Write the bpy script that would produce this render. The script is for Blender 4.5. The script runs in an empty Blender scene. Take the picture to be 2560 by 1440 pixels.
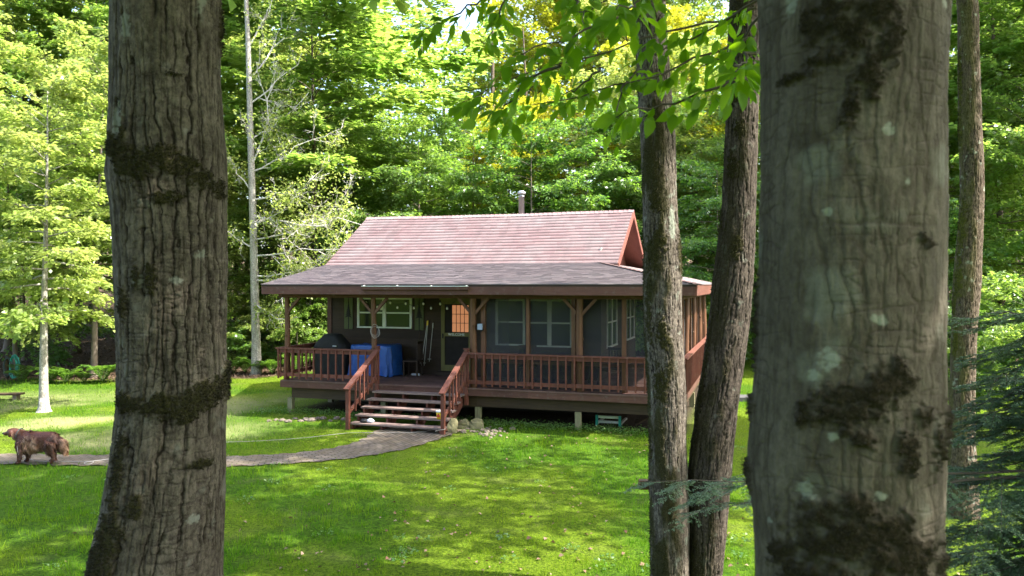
import bpy, math, random
import numpy as np
from mathutils import Vector, Matrix

# ------------------------------------------------------------------ camera, sky, sun, exposure
sc = bpy.context.scene
COL = sc.collection
F = 1955.0; CY = 712.0; HC = 3.55           # focal length in photo pixels, horizon row, eye height
cam_d = bpy.data.cameras.new("camera"); cam = bpy.data.objects.new("camera", cam_d); COL.objects.link(cam)
cam.location = (0, 0, HC); cam.rotation_euler = (math.radians(90), 0, 0)
cam_d.sensor_width = 36; cam_d.lens = 36 * F / 2560; cam_d.shift_y = -(720 - CY) / 2560
cam_d.clip_start = 0.05; cam_d.clip_end = 1000
cam_d.dof.use_dof = True; cam_d.dof.focus_distance = 19.0; cam_d.dof.aperture_fstop = 6.3
sc.camera = cam

SUN_EL = math.radians(53); SUN_AZ = math.radians(103)      # azimuth from +Y towards +X
world = bpy.data.worlds.new("World"); sc.world = world; world.use_nodes = True
wn = world.node_tree
sky = wn.nodes.new("ShaderNodeTexSky"); sky.sky_type = 'NISHITA'; sky.sun_disc = False
sky.sun_elevation = SUN_EL; sky.sun_rotation = SUN_AZ; sky.air_density = 1.0; sky.dust_density = 4.0
wn.links.new(sky.outputs[0], wn.nodes['Background'].inputs[0]); wn.nodes['Background'].inputs[1].default_value = 0.15
sun_d = bpy.data.lights.new("sun", 'SUN'); sun_d.energy = 3.0; sun_d.angle = math.radians(0.55); sun_d.color = (1, .95, .86)
sun = bpy.data.objects.new("sun", sun_d); COL.objects.link(sun)
sdir = Vector((math.sin(SUN_AZ) * math.cos(SUN_EL), math.cos(SUN_AZ) * math.cos(SUN_EL), math.sin(SUN_EL)))
sun.rotation_euler = sdir.to_track_quat('Z', 'Y').to_euler(); sun.location = (30, 10, 40)
sc.view_settings.view_transform = 'Standard'; sc.view_settings.look = 'None'; sc.view_settings.gamma = 1
sc.view_settings.use_curve_mapping = False
sc.view_settings.exposure = 2.65
sc.render.engine = 'CYCLES'
sc.cycles.max_bounces = 7; sc.cycles.diffuse_bounces = 3; sc.cycles.transmission_bounces = 4
sc.cycles.transparent_max_bounces = 8; sc.cycles.caustics_reflective = False; sc.cycles.caustics_refractive = False

rnd = random.Random(7); rng = np.random.default_rng(11)
PI = math.pi

# ------------------------------------------------------------------ helpers
_T = np.random.default_rng(5).random((64, 64, 64)).astype(np.float32)
def vnoise(p):
    p = np.asarray(p, dtype=np.float64); i = np.floor(p).astype(int); f = p - i; f = f * f * (3 - 2 * f)
    x, y, z = i[:, 0] & 63, i[:, 1] & 63, i[:, 2] & 63; x1, y1, z1 = (x + 1) & 63, (y + 1) & 63, (z + 1) & 63
    fx, fy, fz = f[:, 0], f[:, 1], f[:, 2]
    a = _T[x, y, z] * (1 - fx) + _T[x1, y, z] * fx; b = _T[x, y1, z] * (1 - fx) + _T[x1, y1, z] * fx
    c = _T[x, y, z1] * (1 - fx) + _T[x1, y, z1] * fx; d = _T[x, y1, z1] * (1 - fx) + _T[x1, y1, z1] * fx
    return (a * (1 - fy) + b * fy) * (1 - fz) + (c * (1 - fy) + d * fy) * fz
def fbm(p, o=4):
    p = np.asarray(p, dtype=np.float64); s = 0; a = .5; t = 0
    for k in range(o):
        s = s + a * vnoise(p * 2 ** k + 17.3 * k); t += a; a *= .5
    return s / t
def smooth(a, b, x):
    t = np.clip((x - a) / (b - a), 0, 1); return t * t * (3 - 2 * t)

class MB:
    """collects boxes, bars, tubes and free faces; build() links them as ONE mesh object"""
    def __init__(s): s.v = []; s.f = []; s.n = 0
    def add(s, V, Fs):
        s.v.extend([tuple(p) for p in V]); s.f.extend([tuple(i + s.n for i in q) for q in Fs]); s.n += len(V); return s
    def box(s, x0, x1, y0, y1, z0, z1, M=None):
        V = [(x0, y0, z0), (x1, y0, z0), (x1, y1, z0), (x0, y1, z0), (x0, y0, z1), (x1, y0, z1), (x1, y1, z1), (x0, y1, z1)]
        if M is not None: V = [tuple(M @ Vector(p)) for p in V]
        return s.add(V, [(0, 3, 2, 1), (4, 5, 6, 7), (0, 1, 5, 4), (1, 2, 6, 5), (2, 3, 7, 6), (3, 0, 4, 7)])
    def bar(s, a, b, w, h, up=(0, 0, 1)):
        a = Vector(a); b = Vector(b); d = (b - a); L = d.length; d.normalize(); up = Vector(up)
        x = d.cross(up)
        if x.length < 1e-4: x = d.cross(Vector((1, 0, 0)))
        x.normalize(); u = x.cross(d)
        M = Matrix((x, d, u)).transposed().to_4x4(); M.translation = a
        return s.box(-w / 2, w / 2, 0, L, -h / 2, h / 2, M)
    def tube(s, pts, rad, n=8, cap=True):
        pts = [Vector(p) for p in pts]; m = len(pts)
        if not hasattr(rad, '__len__'): rad = [rad] * m
        V = []; ref = Vector((0.31, 0.2, 1)).normalized()
        for i, p in enumerate(pts):
            d = (pts[min(i + 1, m - 1)] - pts[max(i - 1, 0)]).normalized()
            r = ref if abs(d.dot(ref)) < .95 else Vector((1, 0, 0))
            x = d.cross(r).normalized(); y = d.cross(x).normalized()
            for k in range(n):
                t = 2 * PI * k / n; V.append(p + x * math.cos(t) * rad[i] + y * math.sin(t) * rad[i])
        Fs = [(i * n + k, i * n + (k + 1) % n, (i + 1) * n + (k + 1) % n, (i + 1) * n + k) for i in range(m - 1) for k in range(n)]
        if cap: Fs += [tuple(range(n - 1, -1, -1)), tuple(range((m - 1) * n, m * n))]
        return s.add(V, Fs)
    def lathe(s, prof, c=(0, 0, 0), n=20):
        V = [(c[0] + r * math.cos(2 * PI * k / n), c[1] + r * math.sin(2 * PI * k / n), c[2] + z) for r, z in prof for k in range(n)]
        m = len(prof)
        Fs = [(i * n + k, i * n + (k + 1) % n, (i + 1) * n + (k + 1) % n, (i + 1) * n + k) for i in range(m - 1) for k in range(n)]
        Fs += [tuple(range(n - 1, -1, -1)), tuple(range((m - 1) * n, m * n))]
        return s.add(V, Fs)
    def prism(s, poly, y0, y1):
        """polygon in x,z extruded along y"""
        n = len(poly); V = [(x, y0, z) for x, z in poly] + [(x, y1, z) for x, z in poly]
        return s.add(V, [tuple(range(n)), tuple(range(2 * n - 1, n - 1, -1))] + [(k, k + n, (k + 1) % n + n, (k + 1) % n) for k in range(n)])
    def build(s, name, mat, parent=None, smooth=False):
        me = bpy.data.meshes.new(name); me.from_pydata(s.v, [], s.f); me.update()
        return link(name, me, mat, parent, smooth)

def link(name, me, mat, parent=None, smooth=False):
    for m in (mat if isinstance(mat, (list, tuple)) else [mat]): me.materials.append(m)
    if smooth: me.polygons.foreach_set('use_smooth', [True] * len(me.polygons))
    o = bpy.data.objects.new(name, me); COL.objects.link(o)
    if parent is not None: o.parent = parent
    return o
def np_mesh(name, V, Q, mat, parent=None, smooth=False, fattr=None, vattr=None, mats=None):
    """V (n,3); Q (m,k) all faces with k corners, or a list of such arrays; fattr/vattr dict name->array"""
    Qs = Q if isinstance(Q, list) else [Q]
    me = bpy.data.meshes.new(name); V = np.asarray(V, np.float32)
    me.vertices.add(len(V)); me.vertices.foreach_set('co', V.ravel())
    tot = np.concatenate([np.full(len(q), q.shape[1], np.int32) for q in Qs]); idx = np.concatenate([np.asarray(q, np.int32).ravel() for q in Qs])
    me.loops.add(len(idx)); me.loops.foreach_set('vertex_index', idx)
    me.polygons.add(len(tot)); st = np.zeros(len(tot), np.int32); st[1:] = np.cumsum(tot)[:-1]
    me.polygons.foreach_set('loop_start', st)
    try: me.polygons.foreach_set('loop_total', tot)
    except Exception: pass
    if mats is not None: me.polygons.foreach_set('material_index', np.asarray(mats, np.int32))
    if smooth: me.polygons.foreach_set('use_smooth', np.ones(len(tot), bool) if smooth is True else np.asarray(smooth, bool))
    me.update(calc_edges=True)
    for dom, d in (('FACE', fattr), ('POINT', vattr)):
        for k, a in (d or {}).items():
            at = me.attributes.new(k, 'FLOAT', dom); at.data.foreach_set('value', np.asarray(a, np.float32))
    return link(name, me, mat, parent)
def tag(o, label=None, cat=None, group=None, kind=None):
    if label: o['label'] = label
    if cat: o['category'] = cat
    if group: o['group'] = group
    if kind: o['kind'] = kind
    return o
def empty(name, loc, rz=0, label=None, cat=None, group=None):
    o = bpy.data.objects.new(name, None); COL.objects.link(o); o.location = loc; o.rotation_euler = (0, 0, rz); o.empty_display_size = .2
    return tag(o, label, cat, group)
def copy_tree(o, loc=None, rz=None, sc_=None, label=None, cat=None, group=None):
    c = o.copy(); COL.objects.link(c)
    if loc is not None: c.location = loc
    if rz is not None: c.rotation_euler = (0, 0, rz)
    if sc_ is not None: c.scale = sc_ if hasattr(sc_, '__len__') else (sc_,) * 3
    tag(c, label, cat, group)
    for ch in list(o.children):
        d = ch.copy(); COL.objects.link(d); d.parent = c
        for g in ch.children:
            e = g.copy(); COL.objects.link(e); e.parent = d
    return c
def at(px, py, Y): return Vector(((px - 1280) * Y / F, Y, HC - (py - CY) * Y / F))

# ------------------------------------------------------------------ materials
class Mat:
    def __init__(s, name):
        s.m = bpy.data.materials.new(name); s.m.use_nodes = True; s.t = s.m.node_tree; s.N = s.t.nodes; s.L = s.t.links
        s.b = s.N['Principled BSDF']; s.out = s.N['Material Output']
    def node(s, ty, **kw):
        n = s.N.new(ty)
        for k, v in kw.items():
            if k[0] == 'i' and k[1:].isdigit(): n.inputs[int(k[1:])].default_value = v
            elif k.startswith('in_'): n.inputs[k[3:].replace('_', ' ')].default_value = v
            else: setattr(n, k, v)
        return n
    def l(s, a, b): s.L.new(a, b)
    def coord(s, scale=(1, 1, 1), out='Object', rot=(0, 0, 0)):
        tc = s.node('ShaderNodeTexCoord'); mp = s.node('ShaderNodeMapping'); s.l(tc.outputs[out], mp.inputs[0])
        mp.inputs['Scale'].default_value = scale; mp.inputs['Rotation'].default_value = rot; return mp.outputs[0]
    def noise(s, vec, scale=5, detail=4, rough=.55):
        n = s.node('ShaderNodeTexNoise'); n.inputs['Scale'].default_value = scale; n.inputs['Detail'].default_value = detail
        n.inputs['Roughness'].default_value = rough
        if vec is not None: s.l(vec, n.inputs['Vector'])
        return n.outputs['Fac']
    def ramp(s, fac, stops):
        n = s.node('ShaderNodeValToRGB'); e = n.color_ramp.elements
        while len(e) < len(stops): e.new(.5)
        for el, (p, c) in zip(e, stops): el.position = p; el.color = (c, c, c, 1) if not hasattr(c, '__len__') else (*c, 1)
        s.l(fac, n.inputs[0]); return n.outputs[0]
    def mix(s, fac, a, b, mode='MIX'):
        n = s.node('ShaderNodeMix', data_type='RGBA', blend_type=mode)
        for sock, v in ((n.inputs[0], fac), (n.inputs[6], a), (n.inputs[7], b)):
            if hasattr(v, 'is_output'): s.l(v, sock)
            else: sock.default_value = v if not hasattr(v, '__len__') or len(v) == 4 else (*v, 1)
        return n.outputs[2]
    def math(s, op, a, b=0.0):
        n = s.node('ShaderNodeMath', operation=op)
        for sock, v in zip(n.inputs, (a, b)):
            if hasattr(v, 'is_output'): s.l(v, sock)
            else: sock.default_value = v
        return n.outputs[0]
    def attr(s, name):
        return s.node('ShaderNodeAttribute', attribute_name=name).outputs['Fac']
    def bump(s, h, strength=.4, dist=.01):
        n = s.node('ShaderNodeBump'); n.inputs['Strength'].default_value = strength; n.inputs['Distance'].default_value = dist
        s.l(h, n.inputs['Height']); s.l(n.outputs[0], s.b.inputs['Normal'])
    def fin(s, col=None, rough=.7, metal=0, spec=.4):
        if col is not None:
            if hasattr(col, 'is_output'): s.l(col, s.b.inputs['Base Color'])
            else: s.b.inputs['Base Color'].default_value = (*col, 1)
        if hasattr(rough, 'is_output'): s.l(rough, s.b.inputs['Roughness'])
        else: s.b.inputs['Roughness'].default_value = rough
        s.b.inputs['Metallic'].default_value = metal; s.b.inputs['Specular IOR Level'].default_value = spec
        return s.m

def m_wood(name, c1, c2, axis=0, rough=.7, island=True, wear=None):
    m = Mat(name); s = [22, 22, 22]; s[axis] = 1.6
    v = m.coord(tuple(s)); n = m.noise(v, 1.5, 5, .65); col = m.ramp(n, [(.3, c1), (.7, c2)])
    n2 = m.noise(m.coord(), 1.3, 3); col = m.mix(m.ramp(n2, [(.4, 0.), (.75, .55)]), col, tuple(.55 * x for x in c1))
    if island:
        g = m.node('ShaderNodeNewGeometry'); r = g.outputs['Random Per Island']
        col = m.mix(.5, col, m.ramp(r, [(0., .28), (1., .8)]), 'OVERLAY')
    if wear:
        n3 = m.noise(m.coord((5, 5, 5)), 1.7, 6, .7); col = m.mix(m.ramp(n3, [(.55, 0.), (.72, .8)]), col, wear)
    m.bump(n, .35, .006); return m.fin(col, rough, 0, .3)
def m_plain(name, c, rough=.6, metal=0, spec=.4, var=.25, scale=6):
    m = Mat(name); n = m.noise(m.coord(), scale, 4); col = m.mix(m.ramp(n, [(.3, 0.), (.7, 1.)]), tuple(x * (1 - var) for x in c), tuple(min(1, x * (1 + var)) for x in c))
    m.bump(n, .12, .01); return m.fin(col, rough, metal, spec)
def m_leaf(name, c1, c2, tr1, tr2, tfac=.5, rough=.33, spec=.6, objvar=.35, dry_sunlit=None):
    m = Mat(name); t = m.attr('tint'); oi = m.node('ShaderNodeObjectInfo')
    f = m.math('ADD', m.math('MULTIPLY', t, 1 - objvar), m.math('MULTIPLY', oi.outputs['Random'], objvar))
    col = m.mix(f, c1, c2)
    if dry_sunlit: col = m.mix(m.attr('dry'), col, dry_sunlit)
    m.fin(col, rough, 0, spec)
    tr = m.node('ShaderNodeBsdfTranslucent'); m.l(m.mix(f, tr1, tr2), tr.inputs[0])
    mx = m.node('ShaderNodeMixShader'); mx.inputs[0].default_value = tfac
    m.l(m.b.outputs[0], mx.inputs[1]); m.l(tr.outputs[0], mx.inputs[2]); m.l(mx.outputs[0], m.out.inputs[0]); return m.m
def m_bark(name, c1, c2, dark, moss=(.03, .028, .009), lich=(.30, .33, .27), scale=1.0, lf=1.0, rough=.9):
    """bark: plate colour by noise, darker in the fissures, moss and lichen where the mesh says they grow"""
    m = Mat(name); v = m.coord((9 * scale, 9 * scale, 2.2 * scale)); n = m.noise(v, 1.6, 6, .65)
    col = m.ramp(n, [(.3, c1), (.7, c2)])
    nf = m.noise(m.coord((26 * scale, 26 * scale, 14 * scale)), 2, 6, .75); col = m.mix(m.ramp(nf, [(.35, .75), (.6, 0.)]), col, dark)
    ng = m.noise(m.coord((11 * scale,) * 3), 1.7, 5, .7); col = m.mix(m.ramp(ng, [(.3, .55), (.5, 0.)]), col, tuple(.5 * (a + b) * .55 for a, b in zip(c1, dark))); col = m.mix(m.ramp(ng, [(.55, 0.), (.75, .5)]), col, tuple(1.35 * a for a in c2))
    ln = m.noise(m.coord((7 * scale,) * 3), 1.3, 3, .5); col = m.mix(m.ramp(ln, [(.62, 0.), (.70, .75 * lf)]), col, lich)
    col = m.mix(m.math('MINIMUM', m.math('MULTIPLY', m.attr('fis'), 1.05), 1.0), col, dark)  # colour goes darker with the fissure mask
    col = m.mix(m.attr('lichen'), col, lich)
    mc = m.mix(m.noise(m.coord((40, 40, 40)), 2, 3), tuple(x * .5 for x in moss), tuple(x * 1.7 for x in moss))
    col = m.mix(m.attr('moss'), col, mc)
    h = m.math('ADD', m.math('MULTIPLY', n, .6), nf); m.bump(h, .9, .010); return m.fin(col, rough, 0, .15)

M = {}
M['red'] = m_wood('red_stained_wood', (.085, .027, .018), (.14, .047, .032), 0, wear=(.17, .10, .08))
M['redz'] = m_wood('red_stained_upright', (.085, .027, .017), (.14, .046, .03), 2, wear=(.14, .085, .065))
M['redy'] = m_wood('red_stained_rail', (.095, .033, .022), (.15, .056, .038), 1, wear=(.17, .11, .09))
M['fascia'] = m_wood('brown_fascia_board', (.065, .027, .019), (.10, .044, .032), 0, wear=(.12, .085, .07))
M['deck'] = m_wood('deck_board', (.085, .045, .037), (.13, .072, .06), 0, wear=(.14, .10, .09))
M['tread'] = m_wood('weathered_tread', (.135, .09, .078), (.22, .16, .14), 0, wear=(.26, .21, .19))
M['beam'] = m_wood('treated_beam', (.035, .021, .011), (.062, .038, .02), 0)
M['post'] = m_wood('treated_post', (.13, .12, .065), (.21, .19, .11), 2, wear=(.10, .12, .05))
M['log'] = m_wood('peeled_log', (.075, .032, .016), (.14, .063, .032), 2, rough=.5)
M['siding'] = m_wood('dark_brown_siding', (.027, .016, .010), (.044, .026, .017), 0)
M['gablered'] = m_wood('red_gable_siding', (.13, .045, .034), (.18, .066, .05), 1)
M['trim_green'] = m_plain('pale_green_trim', (.56, .59, .52), .5, var=.08)
M['white_trim'] = m_plain('white_trim', (.62, .63, .58), .5, var=.06)
M['olive'] = m_wood('olive_painted_wood', (.075, .09, .038), (.095, .11, .048), 2, island=False)
M['doorolive'] = m_wood('ochre_painted_frame', (.14, .125, .042), (.18, .16, .06), 2, island=False)
M['black'] = m_plain('black_fabric', (.012, .012, .013), .75, var=.4)
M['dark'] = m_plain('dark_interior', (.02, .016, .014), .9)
M['steel'] = m_plain('galvanised_steel', (.42, .43, .45), .32, .55, var=.1)
M['alu'] = m_plain('aluminium', (.62, .63, .63), .35, .8, var=.08)
M['white'] = m_plain('white_plastic', (.78, .78, .76), .4, var=.05)
M['cord'] = m_plain('white_cord', (.30, .29, .275), .7, var=.1)
M['yellow'] = m_plain('yellow_plastic', (.72, .50, .03), .4, var=.05)
M['redlabel'] = m_plain('red_print', (.45, .06, .03), .4, var=.05)
M['teal'] = m_plain('teal_hose', (.02, .24, .20), .4, var=.15)
M['hose'] = m_plain('dark_hose', (.03, .045, .045), .45, var=.3)
M['stone'] = m_plain('field_stone', (.125, .10, .078), .85, var=.35, scale=9)
M['flatstone'] = m_plain('mossy_flat_stone', (.16, .145, .075), .9, var=.35, scale=5)
M['concrete'] = m_plain('grey_slab', (.06, .06, .062), .85, var=.2)
M['greyblue'] = m_plain('blue_grey_plastic', (.22, .27, .36), .45, var=.1)
M['cloth'] = m_plain('grey_cloth', (.45, .47, .52), .9, var=.15)
M['bulb'] = m_plain('frosted_bulb', (.75, .75, .70), .25, var=.03)
M['pole'] = m_plain('pole_metal', (.42, .41, .38), .4, .3, var=.1)

def _glass():
    m = Mat('window_glass'); m.b.inputs['Transmission Weight'].default_value = 0
    n = m.noise(m.coord((1, 1, 1)), 1.2, 3); m.bump(n, .05, .02)
    return m.fin(m.mix(n, (.010, .012, .011), (.028, .030, .026)), .08, 0, .35)
M['glass'] = _glass()
def _warm():
    m = Mat('lit_curtain'); n = m.noise(m.coord((3, 3, 14)), 2, 3)
    col = m.mix(n, (.55, .20, .08), (.75, .32, .15)); m.l(col, m.b.inputs['Emission Color']); m.b.inputs['Emission Strength'].default_value = .11
    return m.fin((.30, .12, .05), .5)
M['warm'] = _warm()
def _screen():
    m = Mat('insect_screen'); m.fin((.055, .06, .065), .8, 0, .2)
    tr = m.node('ShaderNodeBsdfTransparent'); mx = m.node('ShaderNodeMixShader'); mx.inputs[0].default_value = .26
    m.l(tr.outputs[0], mx.inputs[1]); m.l(m.b.outputs[0], mx.inputs[2]); m.l(mx.outputs[0], m.out.inputs[0]); return m.m
M['screen'] = _screen()
def _tarp():
    m = Mat('blue_tarp'); v = m.coord((6, 6, 6)); n = m.noise(v, 1.2, 5, .6); w = m.noise(m.coord((90, 90, 90)), 2, 2)
    col = m.mix(n, (.006, .05, .23), (.018, .10, .40)); m.bump(m.math('ADD', n, m.math('MULTIPLY', w, .15)), .7, .03); return m.fin(col, .38, 0, .5)
M['tarp'] = _tarp()
def _shingle():
    m = Mat('asphalt_shingle'); g = m.node('ShaderNodeNewGeometry'); r = g.outputs['Random Per Island']
    col = m.ramp(r, [(0., (.145, .093, .095)), (.45, (.172, .112, .114)), (.8, (.19, .13, .13)), (1., (.168, .118, .12))])
    n = m.noise(m.coord((1, 1, 1)), .9, 4); col = m.mix(m.ramp(n, [(.45, 0.), (.7, .5)]), col, (.21, .19, .19))
    st = m.noise(m.coord((3.2, .35, .35)), 1.5, 4, .6); col = m.mix(m.ramp(st, [(.5, 0.), (.75, .45)]), col, (.10, .08, .08)); gr = m.noise(m.coord((120, 120, 120)), 2, 2); col = m.mix(.35, col, m.ramp(gr, [(.3, .25), (.7, .75)]), 'OVERLAY')
    old = m.attr('old'); col = m.mix(m.math('MULTIPLY', old, .72), col, m.mix(m.noise(m.coord((2.5, 9, 9)), 2, 5, .7), (.10, .085, .088), (.195, .168, .172)))
    m.bump(gr, .3, .004); return m.fin(col, .8, 0, .35)
M['shingle'] = _shingle()
M['barkA'] = m_bark('furrowed_grey_bark', (.065, .053, .037), (.165, .142, .108), (.016, .012, .008), lf=.45, lich=(.20, .21, .17))
M['barkB'] = m_bark('smooth_grey_bark', (.058, .050, .036), (.125, .110, .083), (.04, .032, .022), moss=(.017, .013, .006), scale=.8, lf=.35, lich=(.22, .24, .19))
M['barkC'] = m_bark('mossy_ash_bark', (.08, .064, .05), (.235, .20, .165), (.014, .010, .008), moss=(.030, .027, .008), lf=.6)
M['barkE'] = m_bark('dark_ash_bark', (.045, .035, .028), (.13, .105, .085), (.012, .009, .007), moss=(.022, .019, .006), lf=.3)
M['barkD'] = m_bark('rough_brown_bark', (.10, .075, .055), (.17, .13, .095), (.03, .022, .015), moss=(.075, .075, .012))
M['birch'] = m_bark('pale_lichened_bark', (.24, .215, .185), (.48, .46, .42), (.05, .042, .03), lich=(.33, .37, .27), scale=.8)
M['twig'] = m_plain('grey_twig', (.46, .43, .40), .8, var=.3)
M['branch'] = m_plain('dark_branch', (.07, .055, .04), .8, var=.3)
M['brush'] = m_plain('brown_branch', (.13, .105, .08), .9, var=.4, scale=3)
G1, G2 = (.06, .13, .025), (.18, .25, .065)
M['leaf'] = m_leaf('maple_leaf', G1, G2, (.21, .42, .045), (.46, .60, .10))
M['leafdeep'] = m_leaf('deep_green_leaf', (.05, .125, .03), (.155, .24, .075), (.12, .31, .025), (.32, .48, .06))
M['leafyel'] = m_leaf('yellowing_leaf', (.11, .19, .04), (.28, .31, .09), (.28, .46, .06), (.55, .60, .14))
M['leafgold'] = m_leaf('golden_leaf', (.20, .25, .02), (.40, .37, .03), (.48, .58, .03), (.78, .72, .05))
M['beechleaf'] = m_leaf('beech_leaf', (.055, .125, .010), (.11, .19, .014), (.17, .40, .006), (.34, .58, .01), tfac=.55, rough=.5, spec=.2)
M['fern'] = m_leaf('fern_frond', (.06, .13, .02), (.10, .19, .03), (.12, .28, .02), (.2, .36, .03))
M['needle'] = m_leaf('hemlock_needle', (.065, .12, .06), (.23, .31, .20), (.11, .24, .06), (.25, .38, .15), tfac=.3, rough=.4)
M['grass'] = m_leaf('grass_blade', (.065, .165, .008), (.17, .24, .016), (.11, .30, .008), (.27, .39, .016), tfac=.4, objvar=0, spec=.06, rough=.7, dry_sunlit=(.36, .36, .17))
M['dryleaf'] = m_leaf('fallen_leaf', (.13, .055, .028), (.29, .20, .14), (.1, .05, .02), (.2, .12, .06), tfac=.15, objvar=0, rough=.8)
M['litterleaf'] = m_leaf('leaf_litter', (.07, .045, .03), (.17, .115, .075), (.03, .02, .01), (.06, .04, .02), tfac=.1, objvar=0, rough=.9)
M['mossdark'] = m_leaf('dark_moss_tuft', (.012, .010, .004), (.038, .030, .011), (.01, .01, .003), (.03, .028, .006), tfac=.2, objvar=0, rough=.9)
M['moss'] = m_leaf('moss_tuft', (.017, .017, .005), (.055, .050, .012), (.02, .025, .004), (.06, .07, .01), tfac=.25, objvar=0, rough=.9)

# ------------------------------------------------------------------ terrain, lawn, path
def groundz(X, Y):
    X = np.asarray(X, float); Y = np.asarray(Y, float)
    t = np.clip(9.0 - Y, 0, None); z = .36 * np.sqrt(t * t + .3) - .36 * math.sqrt(.3)
    z = np.where(z > 1.9, 1.9 + .55 * (1 - np.exp(-(z - 1.9) / .55)), z)
    b = np.clip(Y - 31 + .12 * np.clip(X, -30, 12), 0, None); z = z + .075 * np.sqrt(b * b + 4) - .15
    return z
def gz(x, y): return float(groundz(np.array([x]), np.array([y]))[0] + gnoise(np.array([x]), np.array([y]))[0])
def gnoise(X, Y):
    n = fbm(np.stack([X * .35, Y * .35, X * 0 + 3.3], -1), 3) - .5
    near = np.exp(-((X - 2) ** 2 + (Y - 22) ** 2) / 90.)
    return n * .13 * (1 - .85 * near)
def lawn(X, Y):
    """1 on mown grass, 0 on forest floor"""
    X = np.asarray(X, float); Y = np.asarray(Y, float)
    yb = 28.6 + 4.4 * smooth(-14, -5, X) + 10 * smooth(6, 9, X) - 11 * smooth(15, 18, X)
    w = (fbm(np.stack([X * .5, Y * .5, X * 0 + 9], -1), 3) - .5) * 4
    return 1 - smooth(-.7, .7, Y - yb + w)
def dry(X, Y):  # straw-dry grass, its colour also lightened to imitate strong sun on the left lawn
    return smooth(-4.5, -8.5, X) * smooth(16.2, 17.5, Y) * smooth(27, 23, Y) * smooth(.32, .6, fbm(np.stack([X * .6, Y * .6, X * 0 + 41], -1), 4))
def mossy(X, Y):
    return smooth(.46, .62, fbm(np.stack([X * .42, Y * .42, X * 0 + 21], -1), 4) + .06 * smooth(14, 10, Y))

A = math.radians(17.75); OX, OY = -6.36, 21.57; CA, SA = math.cos(A), math.sin(A)
def HW(u, v, z=0.): return Vector((OX + CA * u + SA * v, OY - SA * u + CA * v, z))
def WH(X, Y): return (CA * (X - OX) - SA * (Y - OY), SA * (X - OX) + CA * (Y - OY))

pc = [(-13, 15.9), (-10, 15.85), (-7.5, 15.65), (-5.6, 15.6), (-4.4, 15.85), (-3.5, 16.4), (-2.85, 17.2), (-2.45, 18.3), (-2.2, 19.3)]
pw = [.95, .95, .95, .95, 1.0, 1.15, 1.4, 1.8, 2.1]
def path_line(n=90):
    P = np.array(pc); d = np.r_[0, np.cumsum(np.linalg.norm(np.diff(P, axis=0), axis=1))]; s = np.linspace(0, d[-1], n)
    x = np.interp(s, d, P[:, 0]); y = np.interp(s, d, P[:, 1]); w = np.interp(s, d, pw)
    for _ in range(6):
        x[1:-1] = (x[:-2] + 2 * x[1:-1] + x[2:]) / 4; y[1:-1] = (y[:-2] + 2 * y[1:-1] + y[2:]) / 4
    return s, x, y, w
ps, pxx, pyy, pww = path_line()
def on_path(X, Y, grow=0.):
    r = np.zeros(len(X), bool)
    for k in range(0, len(ps)):
        r |= (X - pxx[k]) ** 2 + (Y - pyy[k]) ** 2 < (pww[k] / 2 + grow) ** 2
    return r

xs = np.concatenate([np.linspace(-150, -32, 22), np.arange(-30, 30.01, .25), np.linspace(32, 150, 22)])
ys = np.concatenate([np.linspace(-60, -8, 12), np.arange(-6, 48, .25), np.linspace(49, 220, 40)])
GX, GY = np.meshgrid(xs, ys); gx, gy = GX.ravel(), GY.ravel()
gzv = groundz(gx, gy) + gnoise(gx, gy)
uu, vv = WH(gx, gy)
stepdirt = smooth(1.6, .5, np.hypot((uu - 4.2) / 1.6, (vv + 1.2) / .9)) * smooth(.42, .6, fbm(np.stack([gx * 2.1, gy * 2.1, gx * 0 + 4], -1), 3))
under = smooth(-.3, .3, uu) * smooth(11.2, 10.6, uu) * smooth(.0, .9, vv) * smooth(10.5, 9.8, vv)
nx, ny = len(xs), len(ys)
I = np.arange(nx * ny).reshape(ny, nx)
Q = np.stack([I[:-1, :-1], I[:-1, 1:], I[1:, 1:], I[1:, :-1]], -1).reshape(-1, 4)
def m_ground():
    m = Mat('ground_cover'); v = m.coord()
    n1 = m.noise(v, 9, 6, .7); n2 = m.noise(v, 1.1, 4); n3 = m.noise(v, 45, 3)
    n4 = m.noise(v, 22, 5, .75); g = m.mix(m.ramp(n1, [(.35, 0.), (.65, 1.)]), (.028, .075, .006), (.085, .165, .010)); g = m.mix(m.ramp(n4, [(.38, .8), (.55, 0.)]), g, (.018, .035, .006))
    mo = m.mix(m.ramp(n4, [(.35, 0.), (.62, 1.)]), (.030, .056, .005), (.155, .215, .014))
    g = m.mix(m.math('MULTIPLY', m.attr('moss'), .75), g, mo)
    g = m.mix(m.ramp(n2, [(.55, 0.), (.8, .45)]), g, (.12, .115, .05))
    g = m.mix(m.math('MULTIPLY', m.attr('dry'), .8), g, m.mix(n4, (.16, .17, .06), (.34, .33, .17)))
    f = m.mix(m.ramp(n1, [(.3, 0.), (.7, 1.)]), (.035, .024, .016), (.12, .08, .052))
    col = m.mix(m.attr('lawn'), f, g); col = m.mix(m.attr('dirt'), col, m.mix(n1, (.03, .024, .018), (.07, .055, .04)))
    m.bump(m.math('ADD', n1, n4), 1.0, .05); return m.fin(col, .95, 0, .05)
np_mesh('ground', np.stack([gx, gy, gzv], -1), Q, m_ground(), smooth=True,
        vattr={'lawn': lawn(gx, gy), 'moss': mossy(gx, gy), 'dry': dry(gx, gy), 'dirt': np.maximum(under, stepdirt)})['kind'] = 'structure'

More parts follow.
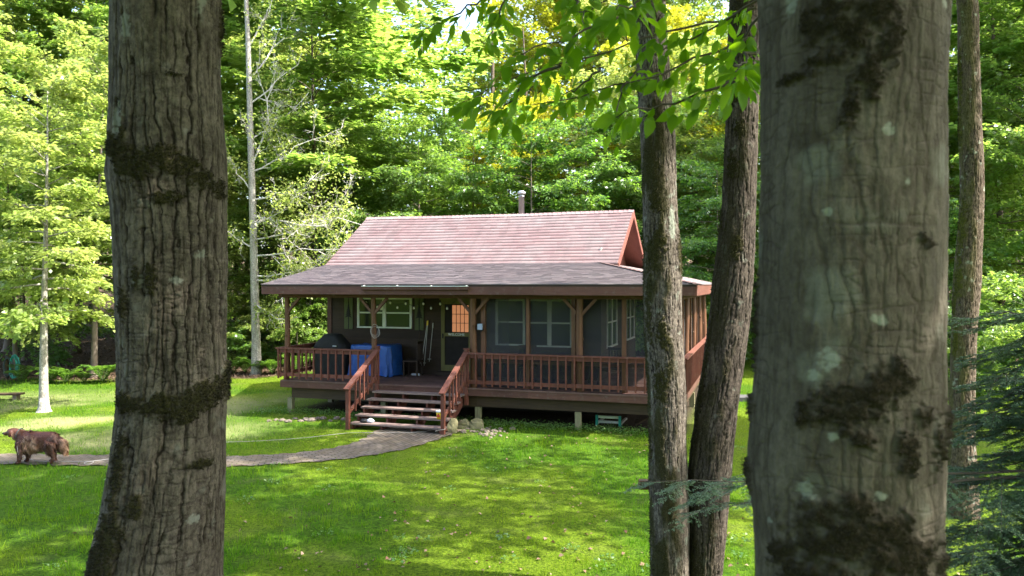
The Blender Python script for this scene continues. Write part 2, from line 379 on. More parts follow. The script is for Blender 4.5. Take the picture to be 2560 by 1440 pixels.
def m_path():
    m = Mat('brick_paving'); uv = m.node('ShaderNodeUVMap'); b = m.node('ShaderNodeTexBrick'); m.l(uv.outputs[0], b.inputs['Vector'])
    b.inputs['Scale'].default_value = 1; b.inputs['Brick Width'].default_value = .21; b.inputs['Row Height'].default_value = .105; b.inputs['Mortar Size'].default_value = .011
    b.inputs['Color1'].default_value = (.085, .067, .055, 1); b.inputs['Color2'].default_value = (.14, .115, .098, 1); b.inputs['Mortar'].default_value = (.02, .024, .010, 1); b.inputs['Bias'].default_value = 0
    n = m.noise(m.coord(), 1.6, 4); n2 = m.noise(m.coord(), 14, 4)
    col = m.mix(m.ramp(n, [(.45, 0.), (.68, .5)]), b.outputs[0], (.11, .082, .047)); col = m.mix(m.ramp(n2, [(.5, 0.), (.75, .5)]), col, (.09, .085, .045))
    inv = m.math('SUBTRACT', 1.0, b.outputs['Fac']); m.bump(m.math('ADD', inv, m.math('MULTIPLY', n2, .4)), .6, .012); return m.fin(col, .9, 0, .2)
def build_path():
    tx, ty = np.gradient(pxx), np.gradient(pyy); L = np.hypot(tx, ty); tx /= L; ty /= L
    nn = 11; V = []; UV = []
    for k in range(len(ps)):
        for j in range(nn):
            o = (j / (nn - 1) - .5) * pww[k]; e = 1 if j in (0, nn - 1) else 0
            o += e * .05 * math.sin(k * 1.7 + j); x = pxx[k] - ty[k] * o; y = pyy[k] + tx[k] * o
            V.append((x, y, 0)); UV.append((ps[k], o))
    V = np.array(V); V[:, 2] = groundz(V[:, 0], V[:, 1]) + gnoise(V[:, 0], V[:, 1]) + .022
    I = np.arange(len(V)).reshape(len(ps), nn); Q = np.stack([I[:-1, :-1], I[1:, :-1], I[1:, 1:], I[:-1, 1:]], -1).reshape(-1, 4)
    o = np_mesh('path', V, Q, m_path(), smooth=True); uvl = o.data.uv_layers.new(name='UVMap')
    idx = np.empty(len(o.data.loops), np.int32); o.data.loops.foreach_get('vertex_index', idx)
    uvl.data.foreach_set('uv', np.array(UV, np.float32)[idx].ravel()); o['kind'] = 'structure'
build_path()

def blades(name, X, Y, h, w, mat, tint, lean=.5, z=None, kind='stuff'):
    n = len(X); a = rng.uniform(0, 2 * PI, n); b = rng.uniform(0, 2 * PI, n); ln = rng.uniform(.1, lean, n) * h
    Z = groundz(X, Y) + gnoise(X, Y) - .004 if z is None else z
    c, s = np.cos(a) * w / 2, np.sin(a) * w / 2
    V = np.stack([np.stack([X - c, Y - s, Z], -1), np.stack([X + c, Y + s, Z], -1), np.stack([X + np.cos(b) * ln, Y + np.sin(b) * ln, Z + h], -1)], 1).reshape(-1, 3)
    o = np_mesh(name, V, np.arange(3 * n).reshape(-1, 3), mat, fattr={'tint': tint}); return o
def build_grass():
    Xs, Ys = [], []
    for y0, y1, dens in ((8.0, 11, 900), (11, 14, 620), (14, 18, 400), (18, 24, 200), (24, 34, 90), (34, 44, 40)):
        w = .69 * y1; n = int(dens * (y1 - y0) * 2 * w); Xs.append(rng.uniform(-w, w, n)); Ys.append(rng.uniform(y0, y1, n))
    X, Y = np.concatenate(Xs), np.concatenate(Ys)
    u, v = WH(X, Y); dens = .35 + .65 * smooth(.35, .6, fbm(np.stack([X * 2.2, Y * 2.2, X * 0 + 5], -1), 3))
    k = (rng.random(len(X)) < dens * (.3 + 1.1 * smooth(.38, .56, fbm(np.stack([X * 5.5, Y * 5.5, X * 0 + 2], -1), 3)))) & (lawn(X, Y) > rng.random(len(X))) & ~on_path(X, Y, -.06) & ~((u > 0) & (u < 11) & (v > .35) & (v < 10))
    k &= ~((u > 2.9) & (u < 5.6) & (v > -1.75) & (v < .4))
    X, Y = X[k], Y[k]; mo = mossy(X, Y); n = len(X); cl = fbm(np.stack([X * 5.5, Y * 5.5, X * 0 + 2], -1), 3)
    h = rng.uniform(.035, .085, n) * (1 - .5 * mo) * (.45 + 1.1 * smooth(.3, .7, cl)) * (.8 + Y / 50); w = rng.uniform(.007, .014, n) * (.55 + Y / 22)
    t = np.clip(.20 + .34 * mo + rng.normal(0, .20, n) + .8 * (cl - .5) + 1.2 * (fbm(np.stack([X * .8, Y * .8, X * 0], -1), 3) - .5), 0, 1)
    o = blades('grass', X, Y, h, w, M['grass'], t); at = o.data.attributes.new('dry', 'FLOAT', 'FACE'); at.data.foreach_set('value', (dry(X, Y) * (.3 + .7 * rng.random(n))).astype(np.float32)); return o
tag(build_grass(), 'short bright green grass and yellowish moss of the lawn', 'grass', kind='stuff')

# ------------------------------------------------------------------ leaves, trees
def leaf_quads(P, D, N, L, W, fold=.12):
    """diamond leaves: base points P, directions D, up normals N; returns V (n*4,3), Q (n,4)"""
    n = len(P); S = np.cross(D, N); S /= np.linalg.norm(S, axis=1)[:, None] + 1e-9; N2 = np.cross(S, D)
    L = L[:, None]; W = W[:, None]; mid = P + D * L * .45
    V = np.stack([P, mid + S * W / 2 + N2 * W * fold, P + D * L - N2 * L * .08, mid - S * W / 2 + N2 * W * fold], 1).reshape(-1, 3)
    return V, np.arange(4 * n).reshape(-1, 4)
def unit(a): return a / (np.linalg.norm(a, axis=-1, keepdims=True) + 1e-9)

def tree_parts(seed, H=12, cb=.15, R=3.0, nlimb=34, nleaf=12000, leaf=.13, r0=.11, elev=(.1, .9), flat=.75, lean=.04, top=1.0, gap=0.):
    """a trunk with limbs (one mesh) and a crown of twigs and leaves (one mesh), built about the origin"""
    r = np.random.default_rng(seed); wood = MB(); tw = MB(); LP, LD, LN, LL = [], [], [], []
    ph = r.uniform(0, 6.28, 4); la = r.uniform(0, 6.28)
    def tp(t):
        b = lean * H * t
        return Vector((math.cos(la) * b + .012 * H * math.sin(3.1 * t + ph[0]) * t, math.sin(la) * b + .012 * H * math.sin(2.7 * t + ph[1]) * t, H * t))
    n = 22; ts = np.linspace(0, .94, n)
    rad = [r0 * (1 - .97 * t) ** 1.1 * (1 + .9 * math.exp(-t * H / .16)) for t in ts]
    P = [tp(t) for t in ts]; P.insert(1, tp(.012)); rad.insert(1, r0 * 1.25); P.insert(2, tp(.03)); rad.insert(2, r0 * 1.03)
    wood.tube(P, rad, 10)
    az = r.uniform(0, 6.28); tot = 0; twigs = []; leaf *= 1.12; nleaf = int(nleaf * 1.45)
    for k in range(nlimb):
        q = (k + r.uniform(.1, .9)) / nlimb; t = cb + (.935 - cb) * q ** .9; az += 2.4 + r.uniform(-.5, .5)
        prof = math.sin(PI * (.28 + .52 * q)) if top else 1. - .5 * q; Lb = R * (.25 + .75 * prof) * r.uniform(.65, 1.2)
        e = elev[0] + (elev[1] - elev[0]) * q + r.uniform(-.15, .15); b = tp(t); m = 7; pts = [b]; d = Vector((math.cos(az), math.sin(az), math.tan(e)))
        d.normalize(); wob = r.uniform(-.35, .35)
        for j in range(1, m):
            d2 = Vector((d.x * math.cos(wob * j / m) - d.y * math.sin(wob * j / m), d.x * math.sin(wob * j / m) + d.y * math.cos(wob * j / m), d.z - .07 * j * (1 - q)))
            pts.append(pts[-1] + d2.normalized() * Lb / (m - 1) + Vector(r.normal(0, .015 * Lb, 3)))
        rb = max(.008, r0 * (1 - .9 * t) * .42); wood.tube(pts, [rb * (1 - .8 * j / (m - 1)) for j in range(m)], 5)
        nt = max(4, int(4 + Lb * 3.6))
        for j in range(nt):
            if r.random() < gap: continue
            s = .22 + .78 * (j + r.random()) / nt; x = s * (m - 1); i = min(int(x), m - 2); p = pts[i].lerp(pts[i + 1], x - i)
            ax = (pts[i + 1] - pts[i]).normalized(); sd = 1 if j % 2 else -1; an = sd * r.uniform(.5, 1.2) * (1.15 - .55 * s)
            h = Vector((ax.x * math.cos(an) - ax.y * math.sin(an), ax.x * math.sin(an) + ax.y * math.cos(an), ax.z * .5 + r.normal(0, .16))).normalized()
            lt = Lb * r.uniform(.22, .42) * (1.25 - .6 * s) + .15
            twigs.append((p, h, lt)); tot += lt
    per = nleaf / tot
    for p, h, lt in twigs:
        k = max(3, int(per * lt)); s = r.random(k) ** .8; p0 = np.array(p); hh = np.array(h); dr = -.25 * lt * s ** 2
        base = p0 + hh * (s * lt)[:, None]; base[:, 2] += dr
        side = unit(np.cross(hh, [0, 0, 1.])); o = r.uniform(-1, 1, k) * .42 * lt * (1 - .45 * s) * .8
        base += side * o[:, None]; base[:, 2] += r.normal(0, .035 + .03 * lt, k) - .12 * np.abs(o)
        D = unit(hh + side * (np.sign(o) * r.uniform(.2, 1.3, k))[:, None] + r.normal(0, .3, (k, 3)) + np.array([0, 0, -.28]))
        N = unit(np.array([0, 0, 1.]) * flat + r.normal(0, .42, (k, 3)))
        LP.append(base); LD.append(D); LN.append(N); LL.append(leaf * r.uniform(.65, 1.2, k))
        if lt > .35: tw.tube([p, Vector(p0 + hh * lt * .5 + [0, 0, -.06 * lt]), Vector(p0 + hh * lt + [0, 0, -.25 * lt])], [.008, .005, .002], 3, False)
    LP, LD, LN, LL = map(np.concatenate, (LP, LD, LN, LL))
    V, Q = leaf_quads(LP, LD, LN, LL, LL * r.uniform(.55, .85, len(LL)))
    cl = fbm(LP * .9 + seed, 2); tint = np.clip(.5 + 1.2 * (cl - .5) + r.normal(0, .17, len(LL)), 0, 1)
    tv = np.array([tuple(x) for x in tw.v]) if tw.n else np.zeros((0, 3)); tq = np.array(tw.f, int).reshape(-1, 4)
    VV = np.concatenate([V, tv]); QQ = np.concatenate([Q, tq + len(V)]); T = np.concatenate([tint, np.full(len(tq), .3)])
    mats = np.r_[np.zeros(len(Q), int), np.ones(len(tq), int)]
    return wood, (VV, QQ, T, mats)
PROTO = {}
def proto(kind, bark, leafm, **kw):
    wood, (V, Q, T, mats) = tree_parts(**kw)
    w = bpy.data.meshes.new('trunk'); w.from_pydata(wood.v, [], wood.f); w.update(); w.polygons.foreach_set('use_smooth', [True] * len(w.polygons)); w.materials.append(M[bark])
    o = np_mesh('crown', V, Q, [M[leafm], M['branch']], fattr={'tint': T}, mats=mats); c = o.data; bpy.data.objects.remove(o)
    PROTO[kind] = (w, c)
def plant(name, kind, loc, rz, s, label, cat='tree', group=None, leafm=None, bark=None):
    t = empty(name, loc, rz, label, cat, group); t.scale = (s, s, s) if not hasattr(s, '__len__') else s
    w, c = PROTO[kind]; a = bpy.data.objects.new('trunk', w); b = bpy.data.objects.new('crown', c)
    for o in (a, b): COL.objects.link(o); o.parent = t
    if leafm: b.material_slots[0].link = 'OBJECT'; b.material_slots[0].material = M[leafm]
    if bark: a.material_slots[0].link = 'OBJECT'; a.material_slots[0].material = M[bark]
    return t
# ------------------------------------------------------------------ the cabin (local axes: x along the front, y to the back)
ZD = .934
cabin = empty('cabin', (OX, OY, 0), -A, 'low brown cabin with faded red shingle roof, front porch and screened corner, standing on posts', 'cabin')
def part(name, mb, mat, parent=None, smooth=False): return mb.build(name, M[mat] if isinstance(mat, str) else mat, parent or cabin, smooth)
W_ = 10.85; VW = 2.42; UR = 8.45; VB = 8.5

b = MB(); y = -.05
while y < 10.0:
    x0 = 0 if y < VW else UR - .2
    cuts = [x0] + sorted(rnd.uniform(x0 + .6, W_ - .6) for _ in range(2 if y < VW else 0)) + [W_ + .02]
    for i in range(len(cuts) - 1): b.box(cuts[i], cuts[i + 1] - .004, y, y + .138, ZD - .035, ZD + rnd.uniform(-.002, .002))
    y += .144
part('deck', b, 'deck')
b = MB()
for u0, u1 in ((-.02, 3.4), (3.402, 7.1), (7.102, W_ + .03)): b.box(u0, u1, -.032, 0, .735, ZD - .037)
b.box(W_, W_ + .032, .002, 10, .735, ZD - .037); b.box(-.032, -.002, .002, VW, .735, ZD - .037)
part('deck_skirt', b, 'fascia')
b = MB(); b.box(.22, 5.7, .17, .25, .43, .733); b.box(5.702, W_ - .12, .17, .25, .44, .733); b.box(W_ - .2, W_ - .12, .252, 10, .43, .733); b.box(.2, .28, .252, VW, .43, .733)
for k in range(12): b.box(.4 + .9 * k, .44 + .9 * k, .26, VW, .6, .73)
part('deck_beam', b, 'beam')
for u, v in ((.19, .2), (5.72, .2), (8.33, .2), (W_ - .16, .2), (W_ - .16, 4.6), (W_ - .16, 9.3), (3.0, .3), (.19, 2.3)):
    part('support_post', MB().box(u - .07, u + .07, v - .09, v + .05, -.25, .43 if u != 3.0 else .7), 'post')
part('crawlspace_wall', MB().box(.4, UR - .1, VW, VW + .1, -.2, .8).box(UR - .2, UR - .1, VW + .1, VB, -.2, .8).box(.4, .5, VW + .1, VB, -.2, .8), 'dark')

# walls of wide boards
def siding(name, u0, u1, v0, v1, z0, z1, mat='siding', step=.27):
    b = MB(); z = z0
    while z < z1 - .01:
        zz = min(z + step, z1); b.box(u0, u1, v0, v1, z, zz - .006); z = zz
    s = .03
    if u1 - u0 > v1 - v0: b.box(u0 + s, u1 - s, v0 + .02, v1 - .02, z0, z1 - .01)
    else: b.box(u0 + .02, u1 - .02, v0 + s, v1 - s, z0, z1 - .01)
    return part(name, b, mat)
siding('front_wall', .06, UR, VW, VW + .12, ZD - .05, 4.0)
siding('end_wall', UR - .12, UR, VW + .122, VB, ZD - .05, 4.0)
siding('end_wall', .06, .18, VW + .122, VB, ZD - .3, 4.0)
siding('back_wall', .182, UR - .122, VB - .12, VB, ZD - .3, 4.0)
ZB, VBK, VR, ZR = 4.155, 2.75, 5.46, 5.845; SL = (ZR - ZB) / (VR - VBK)
for u0, nm in ((UR - .30, 1), (.1, 0)):
    b = MB()
    z = 4.0
    while z < ZR - .2:
        zz = min(z + .2, ZR - .12); w0 = VR - (ZR - .1 - z) / SL; w1 = VR - (ZR - .1 - zz) / SL
        V = [(u, p, q) for u in (u0, u0 + .08) for p, q in ((w0, z), (2 * VR - w0, z), (2 * VR - w1, zz - .005), (w1, zz - .005))]
        b.add(V, [(0, 3, 2, 1), (4, 5, 6, 7), (0, 1, 5, 4), (1, 2, 6, 5), (2, 3, 7, 6), (3, 0, 4, 7)]); z = zz
    part('gable_wall', b, 'gablered')
part('corner_trim', MB().box(.0, .14, VW - .03, VW - .002, ZD, 3.6).box(.03, .058, VW, VW + .14, ZD, 3.6), 'fascia')

# windows
def window(u0, u1, z0, z1, v, cols=2, side=None, mat='trim_green', t=.055):
    def bx(b, a0, a1, d0, d1, q0, q1):
        return b.box(a0, a1, v - d1, v - d0, q0, q1) if side is None else b.box(side + d0, side + d1, a0, a1, q0, q1)
    f = MB(); bx(f, u0, u1, 0, .035, z1 - t, z1); bx(f, u0, u1, 0, .05, z0, z0 + t * .8); bx(f, u0, u0 + t, 0, .035, z0 + t * .8 + .001, z1 - t - .001); bx(f, u1 - t, u1, 0, .035, z0 + t * .8 + .001, z1 - t - .001)
    for k in range(1, cols):
        c = u0 + (u1 - u0) * k / cols; bx(f, c - t * .75, c + t * .75, 0, .033, z0 + t * .8 + .001, z1 - t - .001)
    fr = part('window', f, mat)
    s = MB(); zm = (z0 + z1) / 2
    for k in range(cols):
        a0 = u0 + (u1 - u0) * k / cols + t * (1 if k == 0 else .76); a1 = u0 + (u1 - u0) * (k + 1) / cols - t * (1 if k == cols - 1 else .76)
        bx(s, a0, a1, .012, .026, zm - .02, zm + .025); bx(s, a0, a0 + .02, .012, .026, z0 + t, z1 - t); bx(s, a1 - .02, a1, .012, .026, z0 + t, z1 - t)
    part('sash', s, mat, fr)
    g = MB(); bx(g, u0 + .01, u1 - .01, .002, .008, z0 + .01, z1 - .01); part('pane', g, 'glass', fr)
    return fr
window(1.02, 2.82, 2.26, 3.17, VW, 2)
window(5.42, 6.30, 1.84, 3.15, VW, 1); window(6.34, 7.66, 1.82, 3.15, VW, 2)
window(3.2, 4.75, 1.75, 3.2, 0, 2, UR); window(6.5, 8.1, 1.75, 3.2, 0, 2, UR)
for u0, u1 in ((.58, .87), (2.915, 3.2)):
    c = (u0 + u1) / 2; b = MB(); b.box(u0, c - .012, VW - .03, VW - .002, 2.22, 3.19); b.box(c + .012, u1, VW - .03, VW - .002, 2.22, 3.19); s = part('shutter', b, 'olive')
    p = MB(); zz = 2.93; p.prism([(c - .014, 2.24), (c + .014, 2.24), (c + .014, zz), (c - .014, zz)], VW - .034, VW - .031)
    for k in range(5):
        w = .035 + .02 * k; z1 = zz - .07 * k; p.prism([(c - w, z1 - .09), (c - w * .35, z1 - .065), (c + w * .35, z1 - .065), (c + w, z1 - .09), (c + .01, z1 + .03), (c - .01, z1 + .03)], VW - .041 - .0012 * k, VW - .035)
    part('pine_cutout', p, 'black', s)

# doors
d = MB(); u0, u1, z0, z1 = 3.76, 4.72, 1.06, 3.11
d.box(u0, u0 + .11, VW - .05, VW - .004, z0, z1); d.box(u1 - .11, u1, VW - .05, VW - .004, z0, z1); d.box(u0 + .111, u1 - .111, VW - .05, VW - .004, z1 - .12, z1)
d.box(u0 + .111, u1 - .111, VW - .05, VW - .004, z0, z0 + .17); d.box(u0 + .111, u1 - .111, VW - .05, VW - .004, 2.06, 2.16); d.box(u0 - .05, u1 + .05, VW - .06, VW - .002, z1 + .003, z1 + .09)
door = part('screen_door', d, 'doorolive')
part('inner_door', MB().box(u0 + .1, u1 - .1, VW - .02, VW - .001, z0 + .1, z1 - .1), 'dark', door)
w = part('door_window', MB().box(4.10, 4.60, VW - .026, VW - .021, 2.19, 2.96), 'warm', door)
g = MB()
for k in range(1, 4): g.box(4.10 + .125 * k - .008, 4.10 + .125 * k + .008, VW - .034, VW - .027, 2.19, 2.96)
for k in range(1, 3): g.box(4.10, 4.60, VW - .0345, VW - .0272, 2.19 + .257 * k - .008, 2.19 + .257 * k + .008)
part('muntin', g, 'black', door)
part('door_handle', MB().bar((u0 + .06, VW - .07, 2.0), (u0 + .06, VW - .07, 2.14), .02, .03).bar((u0 + .06, VW - .05, 2.02), (u0 + .06, VW - .075, 2.02), .02, .02), 'black', door)
part('door_step', MB().box(u0 - .1, u1 + .1, VW - .22, VW - .001, ZD + .002, 1.05), 'siding')

# porch posts of peeled logs with braces
def log(name, u, v, z0, z1, r, seed, parent=None):
    q = np.random.default_rng(seed); n = 26; m = 14; V = []
    for i in range(n):
        t = i / (n - 1); z = z0 + (z1 - z0) * t
        for k in range(m):
            a = 2 * PI * k / m; rr = r * (1 - .12 * t) * (1 + .10 * (vnoise(np.array([[math.cos(a) * 1.2 + seed, math.sin(a) * 1.2, z * 3.0]]))[0] - .5))
            V.append((u + .012 * math.sin(2.2 * z + seed) + rr * math.cos(a), v + .01 * math.sin(1.7 * z + seed) + rr * math.sin(a), z))
    b = MB().add(V, [(i * m + k, i * m + (k + 1) % m, (i + 1) * m + (k + 1) % m, (i + 1) * m + k) for i in range(n - 1) for k in range(m)])
    for _ in range(4):
        a = q.uniform(0, 6.28); z = q.uniform(z0 + .3, z1 - .4); b.lathe([(.001, -.03), (.026, -.02), (.03, .01), (.012, .035)], (u + r * .82 * math.cos(a), v + r * .82 * math.sin(a), z), 8)
    return part(name, b, 'log', parent, True)
def brace(p, a, c): part('brace', MB().bar(a, c, .07, .07), 'log', p)
for i, (u, r) in enumerate(((.1, .08), (2.77, .075), (5.60, .095), (8.38, .09), (W_ - .12, .095))):
    p = log('porch_post', u, .12, ZD, 3.2, r, 3 + i)
    if u < W_ - 1: brace(p, (u + .03, .12, 2.80), (u + .40, .12, 3.2))
    if u > .2: brace(p, (u - .03, .12, 2.80), (u - .40, .12, 3.2))
for i, v in enumerate((2.3, 4.5, 6.7, 8.9)): log('porch_post', W_ - .12, v, ZD, 3.2, .09, 20 + i)
part('header_beam', MB().box(-.12, W_ + .02, .04, .2, 3.2, 3.36).box(W_ - .2, W_ - .02, .202, 10.1, 3.2, 3.36).box(-.1, .06, .202, VW - .01, 3.2, 3.36), 'fascia')

# screened corner
def sq(u, v, w=.10): part('screen_post', MB().box(u - w / 2, u + w / 2, v - .05, v + .05, ZD, 3.2), 'log')
for u, w in ((5.84, .12), (7.03, .085), (8.2, .10), (9.45, .10)): sq(u, .24, w)
for v in (1.2, 3.4, 5.6, 7.8): sq(W_ - .12, v, .09)
def screen(p0, p1):
    z0, z1 = ZD + .02, 3.19
    if abs(p0[1] - p1[1]) < 1e-3: b = MB().box(p0[0], p1[0], p0[1], p0[1] + .004, z0, z1)
    else: b = MB().box(p0[0], p0[0] + .004, p0[1], p1[1], z0, z1)
    part('screen_panel', b, 'screen')
for a, c in ((5.9, 6.985), (7.075, 8.148), (8.252, 9.398), (9.502, W_ - .22)): screen((a, .245), (c, .245))
for a, c in ((.2, 1.15), (1.25, 2.25), (2.35, 3.35), (3.45, 4.45), (4.55, 5.55), (5.65, 6.65), (6.75, 7.75), (7.85, 8.85)): screen((W_ - .14, a), (W_ - .14, c))
screen((5.82, .32), (5.82, VW - .02))
part('kick_rail', MB().box(5.9, W_ - .25, .262, .30, 1.55, 1.63), 'log')

# railings
def rail_u(u0, u1, v, n, parent=None):
    b = MB().box(u0 - .03, u1, v - .045, v + .095, 1.79, 1.828).box(u0, u1, v, v + .038, 1.69, 1.788).box(u0, u1, v, v + .038, 1.04, 1.135)
    r = part('railing', b, 'red')
    for k in range(n):
        u = u0 + .05 + (u1 - u0 - .12) * k / (n - 1) + rnd.uniform(-.008, .008); part('baluster', MB().box(u - .019, u + .019, v - .04, v - .002, .985, 1.786), 'redz', r)
rail_u(-.1, 2.93, -.06, 14); rail_u(5.49, W_ + .06, -.06, 26)
def rail_v(u, v0, v1, n, sgn, cap=True):
    b = MB().box(u - .07, u + .07, v0, v1, 1.79, 1.828).box(u - .019, u + .019, v0, v1, 1.69, 1.788).box(u - .019, u + .019, v0, v1, 1.04, 1.135)
    r = part('railing', b, 'redy')
    for k in range(n):
        v = v0 + .1 + (v1 - v0 - .2) * k / (n - 1); w = u + sgn * .04; part('baluster', MB().box(w - .019, w + .019, v - .019, v + .019, .985, 1.786), 'redz', r)
rail_v(-.08, .04, VW - .05, 11, -1); rail_v(W_ + .05, .04, 9.6, 34, 1)

# stairs
US0, US1 = 2.98, 5.42
st = MB()
for u in (US0 + .05, US0 + .85, US0 + 1.65, US1 - .06):
    st.bar((u, .0, .62), (u, -1.55, -.19), .045, .20, (0, 0, 1))
    for k in range(1, 6): st.box(u - .022, u + .022, -.3 * k + .0, -.3 * k + .1, ZD - .155 * (k + 1), ZD - .155 * k - .042)
stair = part('staircase', st, 'red')
for k in range(1, 6):
    z = ZD - .155 * k; b = MB()
    for a in (0, .148): b.box(US0 - .02, US1 + .03, -.3 * k - .03 + a, -.3 * k + .112 + a, z - .038, z)
    part('tread', b, 'tread', stair)
for u in (US0 - .03, US1 + .05):
    b = MB(); b.bar((u, .02, 1.86), (u, -1.66, .99), .14, .04); b.bar((u, .0, 1.78), (u, -1.58, .96), .04, .09); b.bar((u, -.02, 1.17), (u, -1.54, .40), .04, .09)
    hr = part('handrail', b, 'redy', stair)
    for k in range(6):
        v = -.2 - .21 * k; z = 1.78 + v * .518; part('stair_baluster', MB().box(u - .019 + .04, u + .019 + .04, v - .019, v + .019, z - .72, z + .02), 'redz', stair)
    part('newel', MB().box(u - .045, u + .045, -.07, .02, .5, 1.90).box(u - .065, u + .065, -.09, .04, 1.902, 1.935), 'redz', stair)
    part('newel', MB().box(u - .045, u + .045, -1.60, -1.51, -.25, .95), 'redz', stair)

# roof: every course of shingles is laid as overlapping tabs
def shingles(rows, pos, ulim, wtab=.30, t=.011, seed=1):
    """pos(u, s)->(point, normal); rows = list of s; ulim(s)->(u0,u1)"""
    q = np.random.default_rng(seed); V = []; Fq = []; rows = [s + q.uniform(-.005, .005) * (0 < i < len(rows) - 1) for i, s in enumerate(rows)]
    for i in range(len(rows) - 1):
        s0, s1 = rows[i], rows[i + 1]; a, c = ulim(s0); a1, c1 = ulim(s1); u = a - q.uniform(0, wtab)
        while u < c:
            w = wtab * q.uniform(.55, 1.3); e0, e1 = max(u, a), min(u + w - .003, c)
            if e1 > e0 + .01:
                f0, f1 = min(max(e0, a1), c1), min(max(e1, a1), c1); n0 = len(V); j = q.uniform(-.004, .004); tt = t * q.uniform(.8, 1.25)
                for uu_, ss, h in ((e0, s0 + j, 0), (e1, s0 + j, 0), (e0, s0 + j, tt), (e1, s0 + j, tt), (f1, s1 + .02, .002), (f0, s1 + .02, .002)):
                    p, nn = pos(uu_, ss); V.append(tuple(p[k] + nn[k] * h for k in range(3)))
                Fq += [(n0, n0 + 1, n0 + 3, n0 + 2), (n0 + 2, n0 + 3, n0 + 4, n0 + 5)]
            u += w
    return np.array(V), np.array(Fq)
def mk_roof(name, parts, old, parent):
    V = np.concatenate([p[0] for p in parts]); o = 0; Q = []
    for p in parts: Q.append(p[1] + o); o += len(p[0])
    Q = np.concatenate(Q); return np_mesh(name, V, Q, M['shingle'], parent, fattr={'old': np.full(len(Q), old)})
UL, UG = -.29, 8.85
nu = Vector((0, -SL, 1)).normalized(); nb_ = Vector((0, SL, 1)).normalized()
def sag(u): return -.03 * math.sin(PI * min(1, max(0, (u - UL) / (UG - UL)))) + .004 * math.sin(u * 2.1)
def pf(u, s): v = VBK - .04 + s; return (u, v, ZB + (v - VBK) * SL + sag(u) * min(1, s / 1.5)), nu
def pbk(u, s): v = 2 * VR - VBK + .04 - s; return (u, v, ZB + (2 * VR - v - VBK) * SL + sag(u) * min(1, s / 1.5)), nb_
S1 = VR - VBK + .04; rows = list(np.linspace(0, S1, 18))
roof = mk_roof('roof', [shingles(rows, pf, lambda s: (UL, UG), seed=2), shingles(rows, pbk, lambda s: (UL, UG), seed=3)], 0., cabin)
b = MB()
for u in np.arange(UL, UG - .01, .15):
    for sgn in (-1, 1):
        z = ZR + sag(u) + .012; b.add([(u, VR, z + .016), (u + .17, VR, z + .008), (u + .17, VR + sgn * .16, z - .16 * SL + .012), (u, VR + sgn * .16, z - .16 * SL + .022)], [(0, 1, 2, 3) if sgn < 0 else (0, 3, 2, 1)])
    b.add([(u, VR - .16, ZR + sag(u) - .16 * SL), (u, VR, ZR + sag(u) + .0), (u, VR + .16, ZR + sag(u) - .16 * SL), (u, VR + .16, ZR + sag(u) + .036 - .16 * SL), (u, VR, ZR + sag(u) + .043), (u, VR - .16, ZR + sag(u) + .036 - .16 * SL)], [(0, 1, 4, 5), (1, 2, 3, 4)])
part('ridge_cap', b, 'shingle', roof)
# boards under the upper roof, its fascia and barge boards
b = MB()
for sgn in (-1, 1):
    v0, v1 = (VBK, VR) if sgn < 0 else (2 * VR - VBK, VR)
    b.add([(UL + .01, v0, ZB - .11), (UG - .01, v0, ZB - .11), (UG - .01, v1, ZR - .13), (UL + .01, v1, ZR - .13), (UL + .01, v0, ZB - .07), (UG - .01, v0, ZB - .07), (UG - .01, v1, ZR - .09), (UL + .01, v1, ZR - .09)],
          [(0, 3, 2, 1), (4, 5, 6, 7), (0, 1, 5, 4), (1, 2, 6, 5), (2, 3, 7, 6), (3, 0, 4, 7)])
part('roof_boards', b, 'gablered', roof)
part('fascia', MB().box(UR - .3, UG, VBK - .03, VBK - .002, ZB - .22, ZB - .02), 'fascia', roof)
for u in (UG - .01, UL - .025):
    for sgn in (-1, 1):
        v0 = VBK if sgn < 0 else 2 * VR - VBK
        b = MB(); e = .0; V = []
        for uu_ in (u, u + .035):
            for v, z in ((v0, ZB - .20), (v0, ZB - .01), (VR, ZR - .015), (VR, ZR - .22)): V.append((uu_, v, z))
        b.add(V, [(0, 1, 2, 3), (7, 6, 5, 4), (0, 4, 5, 1), (1, 5, 6, 2), (2, 6, 7, 3), (3, 7, 4, 0)]); part('barge_board', b, 'gablered', roof)
# window high in the gable end
gw = part('gable_window', MB().box(UR - .22 + .002, UR - .22 + .05, 3.35, 3.42, 4.10, 4.62).box(UR - .22 + .002, UR - .22 + .05, 4.2, 4.27, 4.10, 5.0).box(UR - .22 + .002, UR - .22 + .05, 3.421, 4.199, 4.10, 4.16), 'white_trim')
part('pane', MB().box(UR - .22 + .001, UR - .22 + .012, 3.42, 4.2, 4.16, 4.6), 'glass', gw)
part('gable_trim', MB().box(UR - .22 + .002, UR - .22 + .06, 4.45, 4.6, 4.05, 5.15), 'doorolive')
part('chimney_pipe', MB().lathe([(.095, 5.3), (.095, 6.44), (.10, 6.44), (.10, 6.47)], (5.1, 5.95, 0), 18), 'steel', None, True)
part('chimney_cap', MB().lathe([(.13, 6.52), (.14, 6.55), (.14, 6.60), (.06, 6.64), (.02, 6.645)], (5.1, 5.95, 0), 18).lathe([(.075, 6.47), (.075, 6.53)], (5.1, 5.95, 0), 12), 'steel', None, True)

